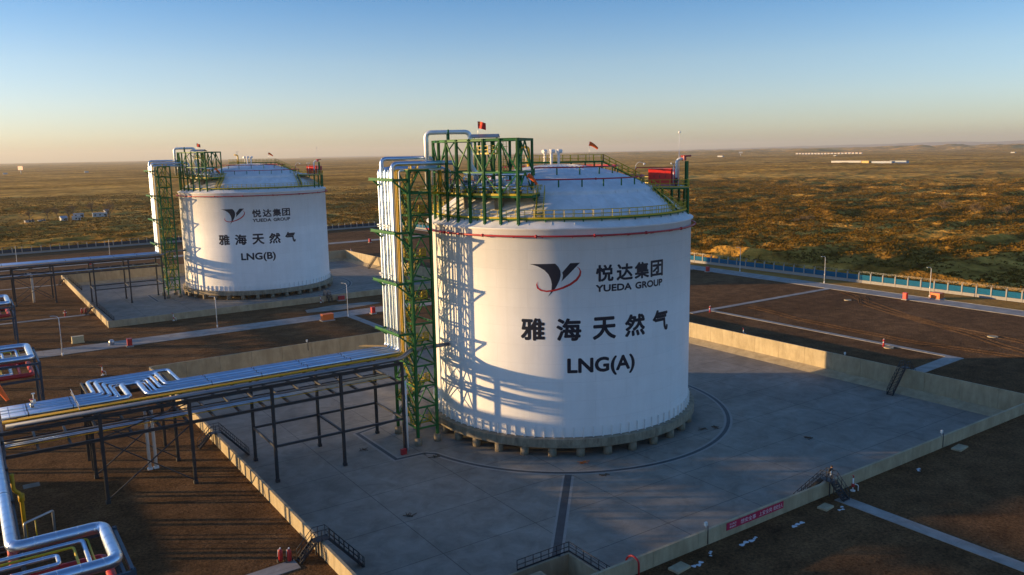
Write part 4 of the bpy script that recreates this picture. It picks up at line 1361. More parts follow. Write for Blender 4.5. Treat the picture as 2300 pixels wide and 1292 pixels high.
for i in range(12): o.beam((-68.6 + 0.0 * i, 0.4 + 0.6 * i, 11.5 + (0.35 if i % 2 else 0)), (-68.6, 1.0 + 0.6 * i, 11.5 + (0 if i % 2 else 0.35)), 0.05)
o.beam((-68.6, -0.3, 11.45), (-68.6, 8.0, 11.45), 0.06).beam((-68.6, -0.3, 11.9), (-68.6, 8.0, 11.9), 0.06)
tag(o.build("lattice_bar", 'galv', loc=(-68.6, 4, 11.5)), "thin pale lattice bar laid across the silver pipes left of the loops", "lattice")
o = MB().box((-29.5, -2.0, PADZ + 0.4), (0.8, 0.45, 0.8)).box((-29.5, -2.24, PADZ + 0.4), (0.66, 0.03, 0.66)).box((-29.5, -2.27, PADZ + 0.45), (0.05, 0.03, 0.14)).build("extinguisher_box", 'redpaint', loc=(-29.5, -2, PADZ))
tag(o, "dark red extinguisher box at the foot of the rack's end column", "box")
o = MB().tube([(-28.35, -1.1, PADZ), (-28.35, -1.1, 7.9)], 0.13, 10).build("white_conduit", 'plainwhite', loc=(-28.35, -1.1, PADZ))
tag(o, "white vertical pipe on the end column of the rack to LNG(A)", "pipe")

# ------------------------------------------------------------------ main rack along the left edge with its pipe loops
mr = thing("main_pipe_rack", (-82, 40, 0), "tall dark main pipe rack running along the left edge of the yard", "pipe rack")
mys = [-0.9 + 9.2 * i for i in range(-8, 21)]
for y in mys:
    for x in (-76.4, -87.4):
        MB().ibeam((x, y, 0), (x, y, 9.6), 0.4, 0.4, 0.07).build("column", 'darksteel', mr)
m = MB()
for y in np.arange(mys[0], mys[-1], 4.6):
    for z in (6.8, 9.2): m.beam((-87.2, y, z), (-76.6, y, z), 0.26, 0.3)
m.build("cross_beam", 'darksteel', mr)
for x in (-76.4, -87.4):
    for z in (6.8, 9.2):
        MB().ibeam((x, mys[0], z), (x, mys[-1], z), 0.3, 0.4, 0.05).build("long_beam", 'darksteel', mr)
LY = [(-37.8, -30.8), (38.4, 48.4), (96.8, 107.2)]
for ya, yb in LY:
    for y in (ya - 0.9, yb + 0.5):
        MB().ibeam((-69.8, y, 0), (-69.8, y, 9.5), 0.34, 0.34, 0.06).build("column", 'bluesteel', mr)
        for z in (6.8, 9.2): MB().beam((-76.4, y, z), (-69.8, y, z), 0.26, 0.32).build("cross_beam", 'bluesteel', mr)
    for z in (6.8, 9.2): MB().beam((-69.8, ya - 0.9, z), (-69.8, yb + 0.5, z), 0.26, 0.32).build("long_beam", 'bluesteel', mr)
    MB().beam((-69.8, ya - 0.9, 0.3), (-69.8, yb + 0.5, 6.6), 0.14).build("brace", 'bluesteel', mr)
def loop_pipe(x, out, dy, z, r, mm, label, name, group):
    pts = [Vector((x, mys[0] - 4, z))]
    for ya, yb in LY:
        a, b_ = ya + dy, yb - dy
        if b_ - a < 0.5: continue
        pts += [Vector((x, a, z)), Vector((out, a, z)), Vector((out, b_, z)), Vector((x, b_, z))]
    pts.append(Vector((x, mys[-1] + 3, z)))
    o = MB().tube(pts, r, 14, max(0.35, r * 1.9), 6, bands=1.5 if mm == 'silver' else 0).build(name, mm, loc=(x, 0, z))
    tag(o, label, "pipe", group)
    for y in mys[::3]:
        MB().tube([(x, y, z), (x, y + 0.08, z)], r + 0.03, 14).build("pipe_band", 'galv', o)
    return o
g = "looping pipes of the main rack"
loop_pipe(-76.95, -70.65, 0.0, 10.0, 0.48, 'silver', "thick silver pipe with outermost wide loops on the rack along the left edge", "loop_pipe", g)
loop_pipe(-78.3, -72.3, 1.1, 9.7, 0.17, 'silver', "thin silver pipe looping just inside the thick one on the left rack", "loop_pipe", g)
loop_pipe(-78.9, -71.95, 0.75, 9.6, 0.08, 'yellow', "thin yellow pipe looping between the silver ones on the left rack", "loop_pipe", g)
loop_pipe(-79.6, -73.0, 1.7, 9.6, 0.10, 'yellow', "second thin yellow pipe, inside the thin silver loop on the left rack", "loop_pipe", g)
loop_pipe(-80.4, -74.2, 2.7, 9.7, 0.16, 'silver', "innermost silver pipe loop on top of the left rack", "loop_pipe", g)
loop_pipe(-76.9, -70.8, 0.15, 7.4, 0.36, 'redpaint', "thick red pipe with wide loops on the lower level of the left rack", "loop_pipe", g)
loop_pipe(-78.0, -72.3, 1.3, 7.3, 0.22, 'redpaint', "thinner red pipe looping inside the thick red one on the left rack", "loop_pipe", g)
loop_pipe(-79.0, -73.4, 2.3, 7.3, 0.26, 'silver', "silver pipe looping inside the red ones on the left rack's lower level", "loop_pipe", g)
loop_pipe(-80.2, -74.6, 3.0, 7.2, 0.12, 'yellow', "innermost yellow pipe loop on the left rack's lower level", "loop_pipe", g)
o = MB().tube([(-75.3, -5.9, 0), (-75.3, -5.9, 5.2), (-75.9, -5.9, 5.7), (-75.9, -5.9, 7.5)], 0.2, 10, 0.4).tube([(-75.3, -5.9, 4.4), (-75.3, -5.9, 5.2)], 0.3, 10).build("yellow_drop_pipe", 'yellowpipe', loc=(-75.3, -5.9, 0))
tag(o, "yellow vertical pipe dropping to the ground at the left edge", "pipe")
o = thing("portal_frame", (-74, -7, 0), "pale inverted U frame standing on a slab by the yellow drop pipe", "frame")
MB().tube([(-75.4, -8.4, 0), (-75.4, -8.4, 2.9), (-72.7, -6.6, 2.9), (-72.7, -6.6, 0)], 0.13, 8, 0.2).build("frame_tube", 'galv', o)
MB().tube([(-74.4, -7.75, 0), (-74.4, -7.75, 2.8)], 0.06, 8).build("yellow_bar", 'yellow', o)
flat("concrete_patch", [(-76.2, -9.6), (-71.8, -9.6), (-71.8, -5.4), (-76.2, -5.4)], 0.014, 'pad')
flat("concrete_patch", [(-74.6, 9.9), (-72.8, 9.9), (-72.8, 11.4), (-74.6, 11.4)], 0.014, 'pad')
flat("concrete_patch", [(-71.2, -36.6), (-69.6, -36.6), (-69.6, -35.0), (-71.2, -35.0)], 0.014, 'pad')
# wind sock on the left edge
ws = thing("wind_sock", (-75.2, 4.0, 11), "orange wind sock at the very left edge beside the near pipe rack", "wind sock", "orange wind socks")
MB().tube([(-76.3, 8.4, 10.6), (-76.3, 8.4, 14.2)], 0.04, 6).build("pole", 'galv', ws)
MB().tube([Vector((-76.2, 8.4, 14.0)) + Vector((0.5, -0.45, -0.95)) * x for x in np.linspace(0, 2.2, 8)], list(np.linspace(0.42, 0.2, 8)), 12, cap=False).build("sock", 'orangecloth', ws)

ph = thing("shadow_caster", (-95.5, 12, 0), "unseen low grey block added beyond the left pipe rack to cast shadow", "building")  # added out of view so that its shadow darkens the lower-left gravel
MB().box((-95.5, 12, 1.75), (6, 27, 3.5)).build("wall", 'concrete', ph)
MB().box((-95.5, 12, 3.6), (6.8, 27.8, 0.2)).build("roof", 'canopy', ph)
for i in range(5): MB().box((-92.47, 1.5 + 5 * i, 1.9), (0.06, 1.6, 1.2)).build("window", 'glass', ph)
MB().box((-92.46, -0.6 + 25.4, 1.1), (0.08, 1.2, 2.2)).build("door", 'darksteel', ph)

# ------------------------------------------------------------------ stairs over the walls
def stile(c, inn, h, label, sign=None, cab=False):
    """steel stairs over a containment wall: c on the wall line, inn the inward direction"""
    c, d = Vector((c[0], c[1], 0)), Vector((inn[0], inn[1], 0))
    s_ = d.cross(Vector((0, 0, 1)))
    t = thing("wall_stairs", tuple(c), label, "stairs", "steel stairs over the walls")
    zt = h + 0.18
    U = Vector((0, 0, 1))
    a, b_ = c - d * 0.65 + U * zt, c + d * 0.65 + U * zt
    m = MB()
    m.frame(c + U * zt, d * 0.66, s_ * 0.55, U * 0.03)
    m.build("landing", 'darksteel', t)
    lo, li = c - d * 2.35, c + d * 4.2 + U * PADZ
    MB().flight(lo, a, 1.0).build("outer_flight", 'darksteel', t)
    MB().flight(li, b_, 1.0).build("inner_flight", 'darksteel', t)
    for sg in (-1, 1):
        m = MB()
        o = s_ * 0.55 * sg
        m.rail([lo + o, a + o, b_ + o, li + o], sp=0.75, r=0.028, kick=False)
        m.build("hand_rail", 'darksteel', t)
    for sg in (-1, 1):
        MB().beam(c - d * 0.45 + s_ * 0.4 * sg, c - d * 0.45 + s_ * 0.4 * sg + U * (zt - 0.05), 0.1).build("leg", 'darksteel', t)
    return t
stile((XW1 - 0.15, -27.4), (1, 0), 1.58, "dark steel stairs over the sunlit left wall, beside two extinguishers")
stile((0.95, YW2 - 0.15), (0, 1), 1.58, "dark steel stairs with a person on them over the front wall")
stile((XW3 + 0.15, -27.4), (-1, 0), 1.58, "dark steel stairs over the right wall of the nearer basin")
stile((XW1 - 0.15, 11.5), (1, 0), 1.58, "dark steel stairs over the left wall behind the near pipe rack")
stile((-50.75, 130.2), (1, 0), 1.6, "dark steel stairs over the left wall of the far basin, nearer the front corner")
stile((-50.75, 193.3), (1, 0), 1.6, "dark steel stairs over the left wall of the far basin, at the back")
stile((3.6, BY2 - 0.15), (0, 1), 1.6, "dark steel stairs over the front wall of the far basin")
stile((50.75, 176.0), (-1, 0), 1.6, "dark steel stairs over the sunlit right wall of the far basin")

# rails round the sump
sr = thing("sump_railing", (-32, -37.6, PADZ), "dark railing round the sunken sump at the bottom edge", "railing")
MB().rail([(PIT[0] + 2.2, PIT[3] + 0.15, PADZ), (PIT[1] + 0.15, PIT[3] + 0.15, PADZ)], sp=1.0, r=0.03).build("rail_section", 'darksteel', sr)
MB().rail([(PIT[1] + 0.15, PIT[3] + 0.15, PADZ), (PIT[1] + 0.15, -47.6, PADZ)], sp=1.2, r=0.03).build("rail_section", 'darksteel', sr)
o = MB().box((-34.6, -40.0, PADZ - 0.45), (3.6, 2.6, 0.3)).build("sump_cover", 'concrete', loc=(-34.6, -40, PADZ - 0.45))
tag(o, "pale concrete cover over the corner of the sump", "cover")
o = MB().tube([(-36.3, -40.2, PADZ - 0.3), (-36.3, -40.2, PADZ + 0.5)], 0.42, 14).tube([(-36.3, -40.2, PADZ + 0.5), (-36.3, -40.2, PADZ + 0.75)], [0.42, 0.2], 14).build("red_drum", 'redpaint', loc=(-36.3, -40.2, PADZ))
tag(o, "dull red drum beside the sump railing at the bottom edge", "drum")
o = MB().tube([(-29.2, -47.5, PADZ - 1.5), (-29.2, -47.5, 1.3), (-29.2, -48.3, 1.95), (-29.0, -49.0, 1.6), (-29.0, -49.0, 0)], 0.10, 10, 0.4).build("bent_pipe", 'redpaint', loc=(-29.2, -47.5, 0))
tag(o, "red bent pipe crossing over the front wall by the sump", "pipe")
o = MB().box((-30.6, -47.2, PADZ + 0.4), (0.8, 0.5, 0.5)).cyl((-30.6, -47.2, PADZ - 1.4), 0.2, 1.6, 10).tube([(-30.9, -47.2, PADZ + 0.65), (-30.6, -47.2, PADZ + 1.0), (-30.3, -47.2, PADZ + 0.65)], 0.04, 6).build("sump_pump", 'paleplastic', loc=(-30.6, -47.2, PADZ))
tag(o, "pale sump pump beside the bent red pipe", "pump")

# ------------------------------------------------------------------ small things about the yard
def lamp_post(x, y, h, ang, label):
    t = thing("street_lamp", (x, y, 0), label, "street lamp", "street lamps along the yard roads")
    d = Vector((math.cos(ang), math.sin(ang), 0))
    p = Vector((x, y, 0))
    q = p + Vector((0, 0, h - 0.5))
    MB().tube([p, q, q + d * 0.25 + Vector((0, 0, 0.4)), q + d * 0.9 + Vector((0, 0, 0.5))], [0.10, 0.07, 0.05, 0.05], 8).cyl((x, y, 0), 0.16, 0.6, 8).build("pole", 'plainwhite', t)
    MB().frame(q + d * 1.15 + Vector((0, 0, 0.5)), d * 0.35, Vector((-d.y, d.x, 0)) * 0.12, Vector((0, 0, 0.06))).build("lamp_head", 'galv', t)
    MB().box((x + 0.12 * d.y, y - 0.12 * d.x, 2.6), (0.2, 0.1, 0.35)).build("junction_box", 'paleplastic', t)
for x, y, h, a, lab in (
    (129.4, 9.6, 8.0, 2.9, "white street lamp by the orange box on the right-hand road"),
    (128.7, 40.3, 8.0, 2.9, "white street lamp where the gravel path meets the right-hand road"),
    (128.6, 71.1, 8.0, 2.9, "white street lamp close to the tank's right edge on the right-hand road"),
    (-30.1, 92.0, 7.5, 2.9, "white street lamp on the middle road below the far tank's left part"),
    (-0.8, 84.0, 8.4, 2.2, "white street lamp on the middle road at the end of the short path"),
    (-62.9, 83.9, 8.3, 2.9, "white street lamp on the middle road near the left edge"),
    (-60.8, 253.0, 8.0, -1.6, "thin street lamp beyond the far rack at the left edge"),
    (-29.0, 254.0, 8.0, -1.6, "thin street lamp beyond the far rack, left of the far tank"),
    (61.7, 252.9, 8.0, -1.6, "thin street lamp beyond the right side of the far tank"),
    (129, 118, 8.0, 2.9, "street lamp at the road half hidden behind the nearer tank")):
    lamp_post(x, y, h, a, lab)

def hydrant(x, y, label, z=0.0, s=1.0):
    t = thing("fire_hydrant", (x, y, z), label, "hydrant", "fire hydrants")
    MB().cyl((x, y, z), 0.14 * s, 1.0 * s, 12).cyl((x, y, z), 0.24 * s, 0.08, 12).cyl((x, y, z + 1.0 * s), 0.2 * s, 0.14 * s, 12).build("barrel", 'redpaint', t)
    MB().tube([(x - 0.32 * s, y - 0.1, z + 0.75 * s), (x + 0.32 * s, y + 0.1, z + 0.75 * s)], 0.09 * s, 10).build("outlet", 'paleplastic', t)
    MB().cyl((x, y, z + 1.14 * s), 0.05 * s, 0.2 * s, 8).build("stem_nut", 'paleplastic', t)
hydrant(71.2, 32.2, "small hydrant at the corner of the two gravel paths", s=1.2)
hydrant(71.0, -12.9, "small hydrant beside the straight path by the right basin wall", s=1.2)
hydrant(-57.5, 131.8, "small hydrant on the far left yard by the basin path", s=1.2)

def box_on_plinth(x, y, w_, d_, h_, mm, label, name="hose_box", grp="red hose boxes"):
    t = thing(name, (x, y, 0), label, "box", grp)
    MB().box((x, y, 0.14), (w_ + 0.5, d_ + 0.5, 0.28)).build("plinth", 'road', t)
    MB().box((x, y, 0.285 + h_ / 2), (w_, d_, h_)).box((x, y, 0.285 + h_ + 0.03), (w_ + 0.12, d_ + 0.12, 0.06)).build("cabinet", mm, t)
    MB().box((x - 0.12, y - d_ / 2 - 0.015, 0.29 + h_ / 2), (w_ * 0.42, 0.025, h_ * 0.86)).build("door", mm, t)
    MB().box((x - w_ / 2 - 0.015, y, 0.29 + h_ * 0.5), (0.03, d_ * 0.8, h_ * 0.84)).build("door", mm, t)
box_on_plinth(125.2 - 3.6, 11.7, 0.9, 0.9, 1.5, 'redbright', "red upright hose box left of the big orange box on the right-hand road")
box_on_plinth(126.0 - 5.2, 77.7, 0.9, 0.9, 1.5, 'redpaint', "dark red hose box by the road just right of the nearer tank")
box_on_plinth(5.7, 83.6, 0.9, 0.9, 1.4, 'redpaint', "red hose box on the middle road beside the short path")
box_on_plinth(-50.3, 84.0, 0.9, 0.9, 1.4, 'redpaint', "red hose box on the middle road beside the grey drum")
box_on_plinth(6.9, 106.6, 1.7, 0.8, 1.0, 'redpaint', "wide dark red box outside the far basin's front wall")
box_on_plinth(76.3, 239.0, 0.9, 0.9, 1.5, 'redpaint', "red hose box on the road beyond the far tank")
box_on_plinth(-38.0, 240.0, 0.9, 0.9, 1.5, 'redpaint', "red hose box behind the rack to LNG(B)")
box_on_plinth(128.6, 7.2, 2.2, 2.4, 1.35, 'orange', "large orange box by the street lamp on the right-hand road", "equipment_box", "large orange boxes")
box_on_plinth(-6.6, 83.0, 2.7, 1.6, 1.35, 'orange', "large orange box beside the middle road between the tanks", "equipment_box", "large orange boxes")
o = MB().box((-58.8, 95.4, 0.75), (2.3, 1.3, 1.3)).box((-58.8, 95.4, 0.06), (2.5, 1.5, 0.12)).box((-58.8, 95.4, 1.43), (2.34, 1.34, 0.06)).build("tan_cabinet", 'fibre', loc=(-58.8, 95.4, 0))
tag(o, "tan fibreglass cabinet on the gravel beyond the middle road", "cabinet")
o = MB().tube([(-53.2, 88, 0.1), (-53.2, 88, 0.9), (-53.2, 88, 1.2)], [0.55, 0.55, 0.3], 14).box((-53.2, 88, 0.12), (1.3, 1.3, 0.1)).build("grey_drum", 'galv', loc=(-53.2, 88, 0))
tag(o, "grey round drum standing on the middle road", "drum")

def cart_extinguisher(x, y, label):
    t = thing("cart_extinguisher", (x, y, 0), label, "extinguisher", "wheeled extinguishers")
    MB().tube([(x, y, 0.22), (x, y, 1.25), (x, y, 1.4)], [0.22, 0.22, 0.09], 14).build("cylinder", 'redpaint', t)
    MB().cyl((x, y, 1.4), 0.07, 0.16, 8).tube([(x, y, 1.5), (x - 0.25, y - 0.05, 1.45), (x - 0.3, y, 0.7)], 0.025, 6, 0.15).build("valve_head", 'plainwhite', t)
    for s_ in (-0.26, 0.26):
        MB().tube([(x + s_, y + 0.1, 0.2), (x + s_ * 1.25, y + 0.1, 0.2)], 0.2, 14).build("wheel", 'darksteel', t)
cart_extinguisher(-55.2, -26.4, "left of two red wheeled extinguishers by the left wall stairs")
cart_extinguisher(-54.5, -26.9, "right of two red wheeled extinguishers by the left wall stairs")
cart_extinguisher(-53.6, 132.2, "left of two small red extinguishers by the far basin's stairs")
cart_extinguisher(-52.8, 132.2, "right of two small red extinguishers by the far basin's stairs")

def detector(x, y, z0, label, h=1.0):
    t = thing("gas_detector", (x, y, z0), label, "gas detector", "gas detectors on the walls")
    MB().tube([(x, y, z0), (x, y, z0 + h)], 0.035, 6).build("post", 'galv', t)
    MB().box((x, y, z0 + h + 0.14), (0.34, 0.2, 0.34)).cyl((x, y - 0.02, z0 + h - 0.22), 0.08, 0.2, 8).build("sensor_head", 'paleplastic', t)
    MB().tube([(x + 0.1, y - 0.2, z0 + h * 0.8), (x + 0.1, y - 0.22, z0 - 1.5)], 0.05, 6).build("cable", 'darksteel', t)
detector(-19.3, YW2 - 0.12, 1.58, "small white detector on the front wall left of the red banner", 0.5)
detector(25.4, YW2 - 0.12, 1.58, "small white detector on the front wall right of the person", 0.5)
detector(-21.5, YW4 + 0.1, 1.58, "small white detector on the back wall between the tanks", 0.4)
detector(XW3 + 0.15, -16.0, 1.58, "small white detector on the right basin wall near its stairs", 0.3)
def wall_monitor(x, y, label):
    t = thing("fire_monitor", (x, y, 0), label, "fire monitor", "fire monitors at the walls")
    MB().tube([(x, y, 0), (x, y, 1.6)], 0.075, 10).cyl((x, y, 0), 0.28, 0.1, 12).build("riser", 'plainwhite', t)
    MB().tube([(x, y, 1.6), (x - 0.1, y - 0.1, 1.9), (x - 0.5, y - 0.2, 2.05)], [0.075, 0.065, 0.05], 10).box((x, y, 0.7), (0.26, 0.26, 0.4)).build("nozzle", 'redpaint', t)
    MB().tube([(x + 0.5, y - 0.35, 0), (x + 0.5, y - 0.35, 0.7), (x + 0.1, y - 0.1, 0.85)], 0.05, 8, 0.2).build("side_pipe", 'plainwhite', t)
wall_monitor(56.2, 9.6, "white and red fire monitor behind the sunlit right basin wall")
wall_monitor(4.0, YW2 - 1.3, "white and red fire monitor beside the front wall stairs")
wall_monitor(1.2, BY2 - 1.4, "white and red fire monitor at the far basin's front wall")
wall_monitor(-36.5, BY2 - 1.2, "white and red fire monitor at the far basin's front wall near its corner")
wall_monitor(54.0, 209.0, "white fire monitor at the back corner of the far basin")
wall_monitor(-58.6, 62.0, "grey and white fire monitor on the gravel behind the near rack's loops")
def cover(x, y, label, r=0.75):
    o = MB().lathe([(0.01, 0.16), (r, 0.16), (r, 0.0)], 20, (x, y), smooth=False).tube([(x - 0.2, y, 0.17), (x + 0.2, y, 0.17)], 0.03, 4).build("manhole_cover", 'concrete', loc=(x, y, 0))
    tag(o, label, "manhole cover", "round manhole covers")
cover(72.4 - 1.8, -14.2, "pale manhole cover beside the hydrant on the right gravel", 0.9)
cover(95.5, -22.0, "pale manhole cover alone on the wide right gravel", 1.0)
cover(110.0, 20.5, "pale manhole cover left of the red hose box by the road", 0.9)
for (x, y, a, b_, z, lab) in ((-2.4, -50.4, 1.6, 1.1, 0.1, "concrete cover slab at the foot of the front wall stairs"), (27.0, -50.0, 2.4, 1.2, 0.1, "concrete cover slab by the front wall toward the right edge"), (-24.9, -50.2, 1.9, 1.2, 0.1, "concrete cover slab by the front wall at the bottom edge")):
    o = MB().box((x, y, z), (a, b_, 0.2), 0.1).box((x, y, z + 0.11), (a * 0.5, 0.06, 0.03), 0.1).build("cover_slab", 'concrete', loc=(x, y, 0))
    tag(o, lab, "cover slab", "concrete cover slabs")
# drifts of old snow along the shaded side of the front wall
for i, (x, y, L, wd) in enumerate(((-15.7, -50.6, 1.9, 0.6), (-14.4, -50.35, 0.9, 0.4), (-8.2, -51.2, 1.8, 0.6), (16.0, -50.6, 0.9, 0.5), (-20.3, -50.0, 0.8, 0.4), (-22.9, -50.6, 1.4, 0.6), (-1.2, -51.6, 1.2, 0.4))):
    m = MB()
    rr = random.Random(i)
    for k_ in range(3):
        n = 14
        cx, cy = x + (k_ - 1) * L * 0.38, y + rr.uniform(-0.2, 0.2) + (k_ - 1) * 0.12
        ph = rr.uniform(0, 6)
        pts = []
        for j in range(n):
            a = 2 * PI * j / n
            rd = 0.55 + 0.45 * abs(math.sin(a * 1.5 + ph)) * rr.uniform(0.6, 1.0)
            pts.append((cx + math.cos(a) * L * 0.24 * rd, cy + math.sin(a) * wd * 0.5 * rd))
        z = 0.03 + 0.008 * k_
        m.add([(px, py, 0.004) for px, py in pts] + [(cx, cy, z + 0.05)], [(j, (j + 1) % n, n) for j in range(n)], True)
    o = m.build("snow_patch", 'snow', loc=(x, y, 0))
    o["kind"] = "structure"
# twigs and scraps left on the basin floor
for i, (x, y) in enumerate(((-11.4, -19.7), (13.1, -20.8), (11.4, -20.2), (-33.5, 3.0), (-26.5, -5.5), (-38.0, -20.0), (-12.0, -24.5), (20.5, -32.0))):
    m = MB()
    rr = random.Random(i + 50)
    for j in range(7):
        a = rr.uniform(0, PI)
        c0 = Vector((x + rr.uniform(-0.5, 0.5), y + rr.uniform(-0.25, 0.25), PADZ + 0.05 + 0.02 * j))
        d = Vector((math.cos(a), math.sin(a), rr.uniform(-0.05, 0.12))) * rr.uniform(0.25, 0.6)
        m.beam(c0 - d, c0 + d, 0.06)
    o = m.build("scrap_pile", 'bark' if i else 'orange', loc=(x, y, PADZ))
    tag(o, ["small orange scrap in front of the nearer tank's pedestals", "dark scraps on the drain ring right of the nearer tank", "dark scraps just inside the drain ring right of the tank", "dark scraps on the floor under the near rack's end", "dark scraps inside the drain's square corner", "dark scraps on the basin floor beyond the left wall", "dark scraps at the drain in front of the nearer tank", "brownish scraps on the floor inside the front wall"][i], "scrap", "scraps on the basin floor")

# ------------------------------------------------------------------ the banner on the front wall
bn = thing("banner", (-11.9, YW2 - T - 0.03, 1.1), "long red banner with white Chinese lettering on the front wall", "banner")
m = MB(); yb_ = YW2 - T - 0.035
m.box((-11.9, yb_, 1.10), (9.1, 0.03, 0.80))
m.build("cloth", 'banner', bn)
def wall_text(txt, x0, x1, z0, z1):
    vs, fs = text_geo(txt, 1.0, 0.0)
    v = fit_geo(vs, x0, x1, z0, z1)
    m = MB().add([(p[0], yb_ - 0.022, p[1]) for p in v], [f for f in fs])
    return m.build("lettering", 'bannertext', bn)
wall_text("想安全事", -14.3, -11.9, 0.86, 1.34)
wall_text("上安全岗", -11.4, -9.3, 0.86, 1.34)
wall_text("做安全人", -8.95, -7.6, 0.86, 1.34) if False else wall_text("做安全人", -9.05, -7.5, 0.86, 1.34)
wall_text("悦达集团", -16.0, -15.0, 1.14, 1.36)
wall_text("雅海能源", -16.0, -15.0, 0.84, 1.06)

# ------------------------------------------------------------------ the person on the front stairs
def person():
    base = Vector((0.95, YW2 - 0.2, 1.58 + 0.21))
    t = thing("person", tuple(base), "person in dark clothes stepping on the front wall stairs, one hand on the rail", "person")
    # joints in metres, facing -Y (towards the outside) and leaning forward, mid-step
    J = {'pelvis': (0, 0, 0.90), 'waist': (0, -0.05, 1.06), 'chest': (0, -0.13, 1.28), 'neck': (0, -0.19, 1.44), 'head0': (0, -0.24, 1.52), 'head': (0, -0.27, 1.62), 'crown': (0, -0.27, 1.70),
         'hl': (0.10, 0, 0.88), 'kl': (0.12, -0.20, 0.50), 'al': (0.12, -0.10, 0.09), 'tl': (0.13, -0.27, 0.04),
         'hr': (-0.10, 0, 0.88), 'kr': (-0.11, 0.06, 0.47), 'ar': (-0.11, 0.26, 0.09), 'tr': (-0.12, 0.10, 0.04),
         'sl': (0.19, -0.15, 1.37), 'el': (0.30, -0.22, 1.12), 'wl': (0.42, -0.38, 1.00), 'pl': (0.45, -0.44, 0.98),
         'sr': (-0.19, -0.15, 1.37), 'er': (-0.27, -0.10, 1.10), 'wr': (-0.26, -0.30, 0.95), 'pr': (-0.26, -0.36, 0.92)}
    RR = {'pelvis': .155, 'waist': .14, 'chest': .165, 'neck': .062, 'head0': .075, 'head': .105, 'crown': .07, 'hl': .10, 'kl': .065, 'al': .048, 'tl': .045, 'hr': .10, 'kr': .065, 'ar': .048, 'tr': .045,
          'sl': .075, 'el': .05, 'wl': .035, 'pl': .04, 'sr': .075, 'er': .05, 'wr': .035, 'pr': .04}
    E_ = [('pelvis', 'waist'), ('waist', 'chest'), ('chest', 'neck'), ('neck', 'head0'), ('head0', 'head'), ('head', 'crown'), ('pelvis', 'hl'), ('hl', 'kl'), ('kl', 'al'), ('al', 'tl'), ('pelvis', 'hr'), ('hr', 'kr'), ('kr', 'ar'), ('ar', 'tr'),
          ('chest', 'sl'), ('sl', 'el'), ('el', 'wl'), ('wl', 'pl'), ('chest', 'sr'), ('sr', 'er'), ('er', 'wr'), ('wr', 'pr')]
    for sd, sg in (('l', 1), ('r', -1)):
        p = Vector(J['p' + sd]); wv = (p - Vector(J['w' + sd])).normalized()
        for i, L in enumerate((0.062, 0.072, 0.068, 0.055)):
            o = Vector((0.026 * (i - 1.5), 0, 0.0)) + wv * 0.045
            J['f%s%d' % (sd, i)] = tuple(p + o); J['g%s%d' % (sd, i)] = tuple(p + o + wv * L * 0.6 + Vector((0, 0, -0.02))); 
            RR['f%s%d' % (sd, i)] = .010; RR['g%s%d' % (sd, i)] = .008
            E_ += [('p' + sd, 'f%s%d' % (sd, i)), ('f%s%d' % (sd, i), 'g%s%d' % (sd, i))]
        J['th' + sd] = tuple(p + Vector((0.045 * sg, 0, -0.02)) + wv * 0.02); RR['th' + sd] = .010
        E_.append(('p' + sd, 'th' + sd))
    keys = list(J)
    bm = bmesh.new()
    for kx in keys: bm.verts.new(Vector(J[kx]))
    bm.verts.ensure_lookup_table()
    for a, b_ in E_: bm.edges.new((bm.verts[keys.index(a)], bm.verts[keys.index(b_)]))
    me = bpy.data.meshes.new("body")
    bm.to_mesh(me); bm.free()
    ob = bpy.data.objects.new("body", me)
    COL.objects.link(ob)
    sk = ob.modifiers.new("skin", 'SKIN')
    for i, kx in enumerate(keys):
        me.skin_vertices[0].data[i].radius = (RR[kx], RR[kx])
        me.skin_vertices[0].data[i].use_root = (kx == 'pelvis')
    sb = ob.modifiers.new("sub", 'SUBSURF'); sb.levels = 1; sb.render_levels = 1
    bpy.context.view_layer.update()
    nm = bpy.data.meshes.new_from_object(ob.evaluated_get(bpy.context.evaluated_depsgraph_get()))
    bpy.data.objects.remove(ob)
    nm.name = "body"
    nm.materials.clear()
    for mm in ('skin', 'jacket', 'trousers', 'darksteel'): nm.materials.append(M[mm])
    for pl in nm.polygons:
        c = pl.center
        hand = min((c - Vector(J['pl'])).length, (c - Vector(J['pr'])).length) < 0.11
        pl.material_index = 0 if (c.z > 1.47 or hand) else (1 if c.z > 0.93 else (2 if c.z > 0.12 else 3))
        pl.use_smooth = True
    ob = bpy.data.objects.new("body", nm)
    COL.objects.link(ob)
    ob.parent = t
    h = base + Vector((0, -0.27, 1.655))
    MB().lathe([(0.128, h.z - 0.02), (0.125, h.z + 0.05), (0.09, h.z + 0.11), (0.01, h.z + 0.13)], 16, (h.x, h.y)).build("hair", 'jacket', t)
    f = base + Vector((0, -0.375, 1.60))
    m = MB().frame(f + Vector((0, -0.012, 0)), Vector((0.013, 0, 0)), Vector((0, 0.018, 0)), Vector((0, 0, 0.022)))
    m.build("nose", 'skin', t)
    for s_ in (-0.04, 0.04):
        MB().frame(f + Vector((s_, 0.004, 0.03)), Vector((0.012, 0, 0)), Vector((0, 0.006, 0)), Vector((0, 0, 0.006))).build("eye", 'jacket', t)
        MB().frame(f + Vector((s_ * 2.7, 0.10, 0.0)), Vector((0.012, 0, 0)), Vector((0, 0.02, 0)), Vector((0, 0, 0.03))).build("ear", 'skin', t)
    MB().frame(f + Vector((0, 0.006, -0.04)), Vector((0.025, 0, 0)), Vector((0, 0.005, 0)), Vector((0, 0, 0.005))).build("mouth", 'redpaint', t)
    b2 = base + Vector((-0.30, -0.42, 0.98))
    MB().frame(b2, Vector((0.16, 0.02, 0)), Vector((0, 0.02, 0.0)), Vector((0, 0.03, 0.2))).build("paper_board", 'paleplastic', t)
person()

